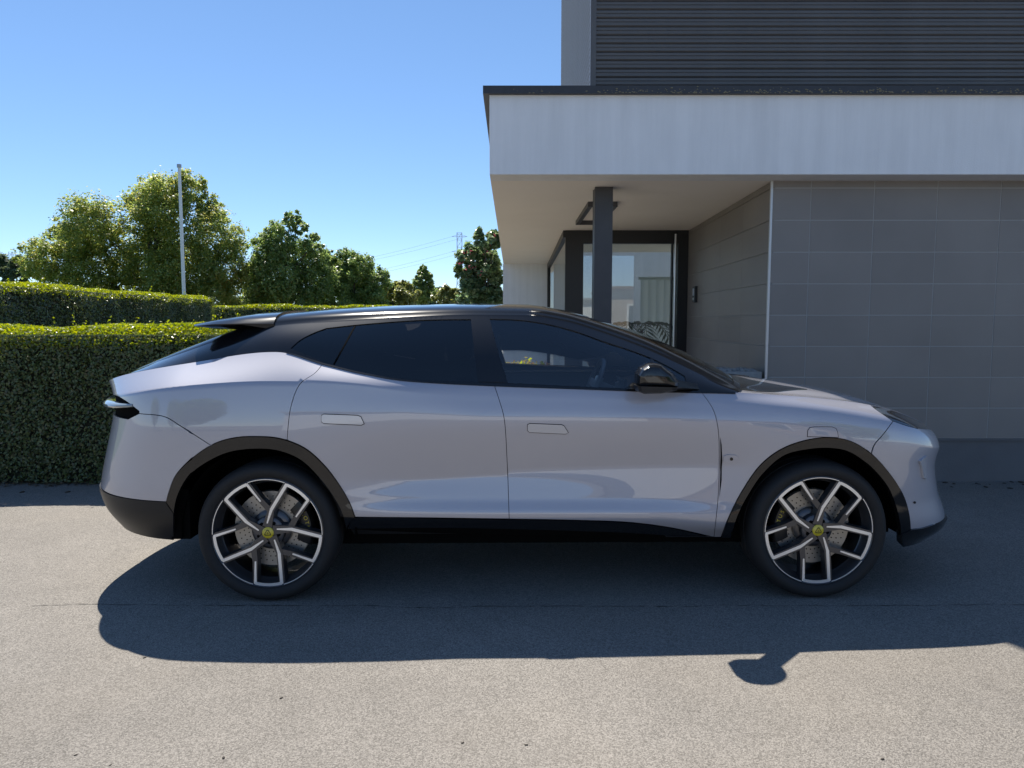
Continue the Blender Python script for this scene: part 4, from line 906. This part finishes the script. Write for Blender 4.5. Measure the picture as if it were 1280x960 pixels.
# ------------------------------------------------------------------ foliage
def hedge(name, p, q, depth, h, label, n, size, top_n, seed, wav=0.05, tips=0):
    """clipped hedge from p to q (front foot line), leaf faces over a dark twig core"""
    p, q = np.array(p, float), np.array(q, float); L = np.linalg.norm(q - p); d = (q - p) / L; nb = np.array([-d[1], d[0]])
    if nb @ (p + q) < 0: nb = -nb
    root = empty(name, (p[0], p[1], 0)); tag(root, label, 'hedge')
    f = lambda s, t, z: np.stack([d[0] * s + nb[0] * t, d[1] * s + nb[1] * t, z], 1)
    def bulge(s, z): return wav * (np.sin(s * 2.3 + seed) * .5 + np.sin(s * 5.1 + z * 3.0 + seed * 2) * .35 + np.sin(z * 6.3 + s * 1.7) * .3)
    def hz(s): return h + wav * .4 * (np.sin(s * 1.9 + seed) + .5 * np.sin(s * 6.1))
    m = 0.10
    vv = f(np.array([m, L - m, L - m, m] * 2), np.array([m, m, depth - m, depth - m] * 2), np.array([0.0] * 4 + [h - .14] * 4))
    pydata('hedge_core', vv, [(0, 1, 5, 4), (1, 2, 6, 5), (2, 3, 7, 6), (3, 0, 4, 7), (4, 5, 6, 7)], M['hedge_core'], root)
    s = rng.uniform(0, L, n); z = h * rng.uniform(0.0, 1, n) ** 0.9; z = np.minimum(z, h - .10); t = bulge(s, z) + rng.exponential(.035, n) + np.clip((z - h + .22) / .14, 0, 1) ** 2 * .06
    P1 = f(s, t, z); N1 = np.repeat([[-nb[0], -nb[1], .45]], n, 0)
    ne = n // 4; s = np.abs(rng.exponential(.04, ne)) - .02; s = np.where(np.arange(ne) % 2 == 0, L - s, s); P2 = f(s, rng.uniform(0, depth, ne), h * rng.uniform(0, 1, ne)); sg = np.where(np.arange(ne) % 2 == 0, 1.0, -1.0); N2 = np.stack([d[0] * sg, d[1] * sg, np.full(ne, .4)], 1)
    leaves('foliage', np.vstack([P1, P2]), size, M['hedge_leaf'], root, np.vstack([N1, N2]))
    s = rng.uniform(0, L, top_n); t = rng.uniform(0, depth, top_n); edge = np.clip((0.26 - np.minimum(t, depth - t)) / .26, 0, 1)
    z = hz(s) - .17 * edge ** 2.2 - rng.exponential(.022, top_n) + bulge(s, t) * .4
    P3 = f(s, t + bulge(s, z) * edge, z); leaves('sunlit_growth', P3, size, M['hedge_top'], root, np.repeat([[0, 0, .5]], top_n, 0), jitter=1.6)  # brighter leaf colour paints in the sun on the top
    if tips:
        bm = bmesh.new(); pts = []
        for _ in range(tips):
            s0 = rng.uniform(0, L); t0 = rng.uniform(0.05, depth - .05); b0 = f(np.array([s0]), np.array([t0]), np.array([hz(s0) - .05]))[0]; ln = rng.uniform(.06, .20); dr = np.array([rng.normal() * .45, rng.normal() * .2, 1.0]); dr /= np.linalg.norm(dr)
            for k in np.linspace(.15, 1, int(ln / .013)): pts.append(b0 + dr * ln * k + rng.normal(size=3) * .008)
        tag(leaves('shoot', np.array(pts), size * .8, M['hedge_top'], root), kind='stuff')
    return root
YH = 6.72
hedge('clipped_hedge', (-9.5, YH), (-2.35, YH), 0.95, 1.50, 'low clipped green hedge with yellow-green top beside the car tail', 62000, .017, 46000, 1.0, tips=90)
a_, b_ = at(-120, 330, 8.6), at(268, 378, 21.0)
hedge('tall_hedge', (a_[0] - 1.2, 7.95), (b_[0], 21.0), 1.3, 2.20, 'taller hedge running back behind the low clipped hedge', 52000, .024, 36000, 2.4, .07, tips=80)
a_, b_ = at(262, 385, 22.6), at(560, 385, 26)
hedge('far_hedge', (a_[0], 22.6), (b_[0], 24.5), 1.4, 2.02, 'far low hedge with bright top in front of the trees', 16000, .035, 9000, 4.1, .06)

def tree(name, label, px, base_d, blobs, n, size, m, group=None, cat='tree', trunk=.16, flowers=None):
    """blobs: (px, py, radius in px, weight) clumps traced in the picture at depth base_d, spread in depth"""
    b = at(px, 400, base_d); root = empty(name, (b[0], base_d, 0)); tag(root, label, cat, group)
    sc = base_d / F; P, N = [], []; wsum = sum(q[2] ** 2 for q in blobs); cents = []
    for (bx_, by_, br) in blobs:
        c0 = at(bx_, by_, base_d); r = br * sc * 1.02; dz = rng.uniform(-.55, .55) * r * 1.4
        c0 = np.array([c0[0] - b[0], dz, c0[2]]); cents.append((c0, r))
        k = int(n * br ** 2 / wsum); nsub = max(22, int(k / 60))
        sub = rng.normal(size=(nsub, 3)); sub /= np.linalg.norm(sub, axis=1)[:, None]; sub *= (rng.uniform(.25, 1, (nsub, 1)) ** .6) * r * .92; sub += c0
        rs = r * rng.uniform(.10, .30, nsub); idx = rng.integers(0, nsub, k)
        o = rng.normal(size=(k, 3)); o /= np.linalg.norm(o, axis=1)[:, None]; q = sub[idx] + o * rs[idx][:, None] * rng.uniform(.3, 1.15, (k, 1))
        P.append(q); N.append(o * .5 + (sub[idx] - c0) / r * .3 + np.array([0, 0, 1.0]))
    P = np.vstack(P); N = np.vstack(N); ok = P[:, 2] > .3
    leaves('crown', P[ok], size, m, root, N[ok], jitter=1.2, aspect=.6)
    ztop = max(c[2] + r * .3 for c, r in cents)
    bm = bmesh.new(); bm_tube(bm, (0, 0, -.05), (.05, 0, ztop * .45), trunk, trunk * .7, 10); bm_tube(bm, (.05, 0, ztop * .45), (0, 0, ztop * .85), trunk * .7, trunk * .2, 8)
    from_bm('trunk', bm, M['bark'], root, True)
    for c, r in cents:
        bm = bmesh.new(); z0 = min(ztop * .5, max(.4, c[2] * .55)); mid = Vector(((c[0]) * .4, c[1] * .4, z0 + (c[2] - z0) * .55))
        bm_tube(bm, (.03, 0, z0), mid, trunk * .4, trunk * .25, 7); bm_tube(bm, mid, c, trunk * .25, trunk * .08, 6); from_bm('limb', bm, M['bark'], root, True)
    if flowers: tag(leaves('flower', flowers(cents), .03, M['flower'], root), kind='stuff')
    return root
tree('maple_tree', 'largest leafy tree with yellowing crown behind the flagpole', 190, 31,
     [(180, 250, 32), (235, 235, 24), (215, 262, 40), (130, 285, 42), (85, 300, 30), (66, 290, 14), (75, 330, 34), (270, 300, 40), (290, 340, 30), (180, 320, 52), (120, 345, 40), (230, 345, 46), (228, 219, 8), (195, 228, 10), (262, 262, 20), (90, 372, 30), (150, 372, 34), (215, 375, 34), (275, 372, 34)], 150000, .056, M['tree_leaf'])
tree('garden_tree', 'slender topped green tree between the big tree and the car roof', 355, 32,
     [(361, 272, 14), (372, 283, 12), (350, 300, 24), (335, 320, 28), (375, 325, 30), (395, 305, 14), (345, 350, 36), (390, 350, 32), (318, 350, 26), (330, 376, 26), (375, 378, 26)], 56000, .058, M['tree_leaf2'])
tree('garden_tree', 'rounded green tree right of the slender topped tree', 440, 34,
     [(435, 325, 18), (450, 335, 22), (420, 345, 26), (468, 350, 20), (440, 358, 28), (410, 322, 12), (425, 376, 24), (462, 376, 22)], 42000, .06, M['tree_leaf2'])
tree('shrubby_tree', 'small pale tree beyond the car roof', 500, 36, [(497, 362, 14), (512, 366, 12), (484, 366, 12), (505, 374, 16)], 8000, .08, M['tree_leaf3'])
tree('conical_tree', 'small conical dark green tree beyond the car roof', 528, 38, [(529, 340, 8), (530, 352, 14), (524, 364, 16), (538, 366, 14)], 9000, .08, M['tree_leaf2'])
tree('shrubby_tree', 'low yellow-green bush beside the conical tree', 562, 34, [(558, 369, 12), (570, 372, 12), (548, 374, 10), (565, 380, 14)], 8000, .07, M['tree_leaf3'])
tree('distant_tree', 'distant dark tree left of the big yellowing tree', 20, 60, [(8, 334, 16), (30, 334, 14), (48, 338, 12), (-15, 332, 18), (22, 348, 18)], 9000, .16, M['far_leaf'])
for i, (px_, d_, hh) in enumerate(((285, 58, 10), (330, 64, 12), (385, 60, 14), (430, 66, 12), (478, 62, 14), (512, 70, 13), (548, 58, 11), (590, 64, 14), (622, 62, 10), (-30, 62, 16), (75, 58, 12))):
    tree('treeline_tree', 'distant hazy green tree in the line beyond the garden trees', px_, d_, [(px_, 386 - hh, 15), (px_ - 18, 392 - hh * .7, 14), (px_ + 18, 391 - hh * .8, 15), (px_, 398, 18)], 2600, .22, M['far_leaf'], 'distant tree line')
ol_d = 17.2
tree('oleander_bush', 'tall oleander bush with red flowers at the corner of the canopy', 606, ol_d,
     [(608, 300, 16), (590, 322, 20), (612, 325, 20), (582, 340, 16), (605, 350, 26), (620, 300, 12), (596, 372, 24), (617, 375, 20)], 16000, .06, M['oleander'], cat='bush', trunk=.05,
     flowers=lambda ce: np.vstack([np.array([at(px, py, ol_d)[0] - at(606, 400, ol_d)[0], -.35, at(px, py, ol_d)[2]]) + rng.normal(size=(9, 3)) * .08 for px, py in ((616, 297), (584, 318), (589, 336), (578, 328), (612, 313), (600, 345))]))
# potted shrub seen through the car's windows
ps = empty('flowering_pot', (at(656, 460, 8.3)[0], 8.3, 0)); tag(ps, 'potted shrub with yellow flowers under the canopy behind the car', 'plant')
zp = zat(452, 8.3); bm = bmesh.new(); bm_tube(bm, (0, 0, 0), (0, 0, zp - .25), .13, .18, 20); from_bm('pot', bm, M['terracotta'], ps, True, angle=R(40))
c_ = rng.normal(size=(500, 3)) * np.array([.11, .11, .05]) + np.array([0, 0, zp - .12]); leaves('foliage', c_, .03, M['hedge_top'], ps)
c_ = rng.normal(size=(260, 3)) * np.array([.11, .11, .03]) + np.array([0, 0, zp - .06]); leaves('flower', c_, .022, M['yellow_flower'], ps)

# ------------------------------------------------------------------ flagpole, pylons, red car
fd = 23.4; b_ = at(230, 372, fd); t_ = at(224, 209, fd)
fp = empty('flagpole', (b_[0], fd, 0)); tag(fp, 'slim white flagpole in front of the big tree', 'flagpole')
tube('pole', (0, 0, 0), (t_[0] - b_[0], 0, t_[2]), .062, M['pole'], fp, 14, .045); tube('cap', (t_[0] - b_[0], 0, t_[2] - .01), (t_[0] - b_[0], 0, t_[2] + .09), .07, M['galv'], fp); tube('base_plate', (0, 0, 0), (0, 0, .03), .16, M['galv'], fp)
def pylon(px, py_top, d, wpx, label):
    b = at(px, 400, d); ht = at(px, py_top, d)[2]; wd = wpx * d / F; root = empty('power_pylon', (b[0], d, 0)); tag(root, label, 'pylon', 'distant power pylons')
    hw = lambda z: wd / 2 * (1.0 + 2.2 * max(0, 1 - z / (ht * .55)) ** 1.5)
    zs = [ht * k / 13 for k in range(14)]; r = wd * .05
    for sx in (-1, 1):
        for sy in (-1, 1):
            bm = bmesh.new()
            for z0, z1 in zip(zs[:-1], zs[1:]): bm_tube(bm, (sx * hw(z0), sy * hw(z0), z0), (sx * hw(z1), sy * hw(z1), z1), r, n=4)
            from_bm('leg', bm, M['galv'], root)
    for z0, z1 in zip(zs[:-1], zs[1:]):
        for sy in (-1, 1):
            bm = bmesh.new(); bm_tube(bm, (-hw(z0), sy * hw(z0), z0), (hw(z1), sy * hw(z1), z1), r * .6, n=4); bm_tube(bm, (hw(z0), sy * hw(z0), z0), (-hw(z1), sy * hw(z1), z1), r * .6, n=4); bm_tube(bm, (-hw(z1), sy * hw(z1), z1), (hw(z1), sy * hw(z1), z1), r * .6, n=4)
            from_bm('lattice', bm, M['galv'], root)
    for fz in (.80, .96):
        bm = bmesh.new(); zz = ht * fz; bm_tube(bm, (-wd * 1.6, 0, zz), (wd * 1.6, 0, zz), r, n=4); bm_tube(bm, (-wd * 1.6, 0, zz), (0, 0, zz + wd * .5), r * .7, n=4); bm_tube(bm, (wd * 1.6, 0, zz), (0, 0, zz + wd * .5), r * .7, n=4); from_bm('cross_arm', bm, M['galv'], root)
    return root, b[0], ht
p1 = pylon(575, 291, 170, 6, 'grey lattice power pylon beyond the oleander bush')
p2 = pylon(20, 315, 240, 5, 'faint lattice power pylon rising over the distant trees')
M['wire'] = mat('power_wire', (.35, .42, .5), .6)
for k, fz in enumerate((.80, .80, .96, .96)):
    a = np.array([p1[1] + (-1, 1)[k % 2] * 1.7, 170, p1[2] * fz]); b = np.array([p2[1] + (-1, 1)[k % 2] * 1.7, 240, p2[2] * fz]); bm = bmesh.new(); pts = [a + (b - a) * s - np.array([0, 0, 9 * 4 * s * (1 - s)]) for s in np.linspace(0, 1, 24)]
    for i in range(23): bm_tube(bm, pts[i], pts[i + 1], .022, n=4, caps=False)
    tag(from_bm('power_line', bm, M['wire']), 'thin overhead power line strung between the distant pylons', 'power line', 'overhead power lines')
M['red'] = mat('red_paint', (.42, .06, .04), .35, coat=1.0)
rd = 27.5; rc0, rc1 = at(276, 383, rd), at(346, 383, rd); rcx = (rc0[0] + rc1[0]) / 2
rcar = empty('red_car', (rcx, rd, 0)); tag(rcar, 'red car roof showing over the far hedge below the trees', 'car')
hl = 2.0; prof = [(-hl, .35), (-hl, .85), (-hl * .92, .98), (-hl * .75, 1.08), (-hl * .45, 1.92), (-hl * .1, 2.0), (hl * .35, 1.96), (hl * .55, 1.35), (hl * .9, 1.15), (hl, .85), (hl, .35)]
bm = bmesh.new(); rg = [[bm.verts.new((x_ * (1 if abs(y_) < .7 else .97), y_ * (1 if z_ < 1.2 else .82), z_)) for x_, z_ in prof] for y_ in (-.85, -.6, .6, .85)]
for a, b in zip(rg[:-1], rg[1:]):
    for j in range(len(prof)): bm.faces.new((a[j], a[(j + 1) % len(prof)], b[(j + 1) % len(prof)], b[j]))
bm.faces.new(rg[0]); bm.faces.new(rg[-1]); from_bm('body', bm, M['red'], rcar, True, angle=R(35))
for x_ in (-1.25, 1.25):
    for y_ in (-.8, .8):
        bm = bmesh.new(); bm_lathe_y(bm, [(.0001, -.1), (.30, -.1), (.33, -.06), (.33, .06), (.30, .1), (.0001, .1)], 24); o = from_bm('wheel', bm, M['rubber'], rcar, True, angle=R(40)); o.location = (x_, y_, .33)
box('window', (-.85, -.88, 1.3), (.6, -.80, 1.75), M['lamp'], rcar, .01)

# ------------------------------------------------------------------ the far side of the yard, behind the camera (seen only in reflections)
hs = empty('house_opposite', (0, 0, 0)); tag(hs, 'brown rendered house across the yard mirrored in the glass door', 'house')
for nm, a, b, m in (('wall', (4.7, -20, 0), (11, -13, 3.0), M['house_brown']), ('annex', (-6, -19.5, 0), (4.7, -14, 2.5), M['house_white']), ('roof_slab', (4.5, -20.3, 3.0), (11.3, -12.7, 3.12), M['roof_tile']), ('annex_roof', (-6.2, -19.7, 2.5), (4.45, -13.8, 2.6), M['concrete'])): box(nm, a, b, m, hs)
for x_ in (5.4, 7.4, 9.2):
    wn = box('window', (x_, -12.99, 1.0), (x_ + 1.0, -12.9, 2.3), M['house_white'], hs); box('pane', (x_ + .08, -12.9, 1.08), (x_ + .92, -12.89, 2.22), M['lamp'], wn)
for i, (x_, y_, r_) in enumerate(((-12, -17, 2.0), (-17, -20, 2.6), (13, -16, 2.4), (19, -18, 2.8), (-24, -15, 2.5))):
    root = empty('yard_tree', (x_, y_, 0)); tag(root, 'leafy tree across the yard behind the viewpoint', 'tree', 'trees across the yard')
    c_ = rng.normal(size=(5000, 3)); c_ /= np.linalg.norm(c_, axis=1)[:, None]; c_ = c_ * r_ * rng.uniform(.5, 1.05, (5000, 1)) + np.array([0, 0, r_ + 1.2]); leaves('crown', c_, .13, M['tree_leaf2'], root)
    tube('trunk', (0, 0, 0), (0, 0, r_ + .8), .16, M['bark'], root)

# ------------------------------------------------------------------ loose grit and dry leaf bits on the asphalt
M['grit'] = mat('grit', (.06, .05, .04), .9, noise=.5, nscale=200)
bm = bmesh.new()
for i in range(126):
    if i < 70: p = (rng.uniform(2.5, 6), YF - .02 - rng.exponential(.10), 0)
    elif i < 110: p = (rng.uniform(-6, -2.4), YH - .02 - rng.exponential(.10), 0)
    else: p = (rng.uniform(-3, 3), rng.uniform(2.2, 3.8), 0)
    r = rng.uniform(.002, .006) if i >= 110 else rng.uniform(.006, .022)
    bmesh.ops.create_icosphere(bm, subdivisions=1, radius=r, matrix=Matrix.Translation((p[0], p[1], r * .25)) @ Matrix.Rotation(rng.uniform(0, 6), 4, 'Z') @ Matrix.Diagonal((1.6, 1, .45, 1)))
tag(from_bm('grit', bm, M['grit'], None, True), 'scattered grit and dry leaf bits lying on the asphalt', 'grit', kind='stuff')

M['litter'] = leaf_mat('leaf_litter', [(.10, .07, .04), (.16, .11, .06), (.07, .06, .04)], .2)
N = 1500; lx = rng.uniform(-7, -2.2, N); ly = YH + .08 - np.abs(rng.normal(size=N)) * .10
tag(leaves('leaf_litter', np.stack([lx, ly, rng.uniform(.006, .025, N)], 1), .016, M['litter'], None, np.repeat([[0, 0, 1.]], N, 0), jitter=.5), 'dry leaf litter along the foot of the clipped hedge', 'leaf litter', kind='stuff')
# old hairline seam in the asphalt beside the car
M['seam'] = mat('asphalt_seam', (.045, .043, .04), .95)
xs = np.arange(-2.6, 6.0, .03); yc_ = 3.80 + np.cumsum(rng.normal(size=len(xs))) * .0035; hw_ = np.abs(rng.normal(.0018, .0012, len(xs)))
vv = [(x_, y_ - h_, .003) for x_, y_, h_ in zip(xs, yc_, hw_)] + [(x_, y_ + h_, .003) for x_, y_, h_ in zip(xs, yc_, hw_)]; n_ = len(xs)
tag(pydata('asphalt_seam', vv, [(i, i + 1, n_ + i + 1, n_ + i) for i in range(n_ - 1)], M['seam']), 'hairline seam running along the asphalt beside the car', None, kind='structure')
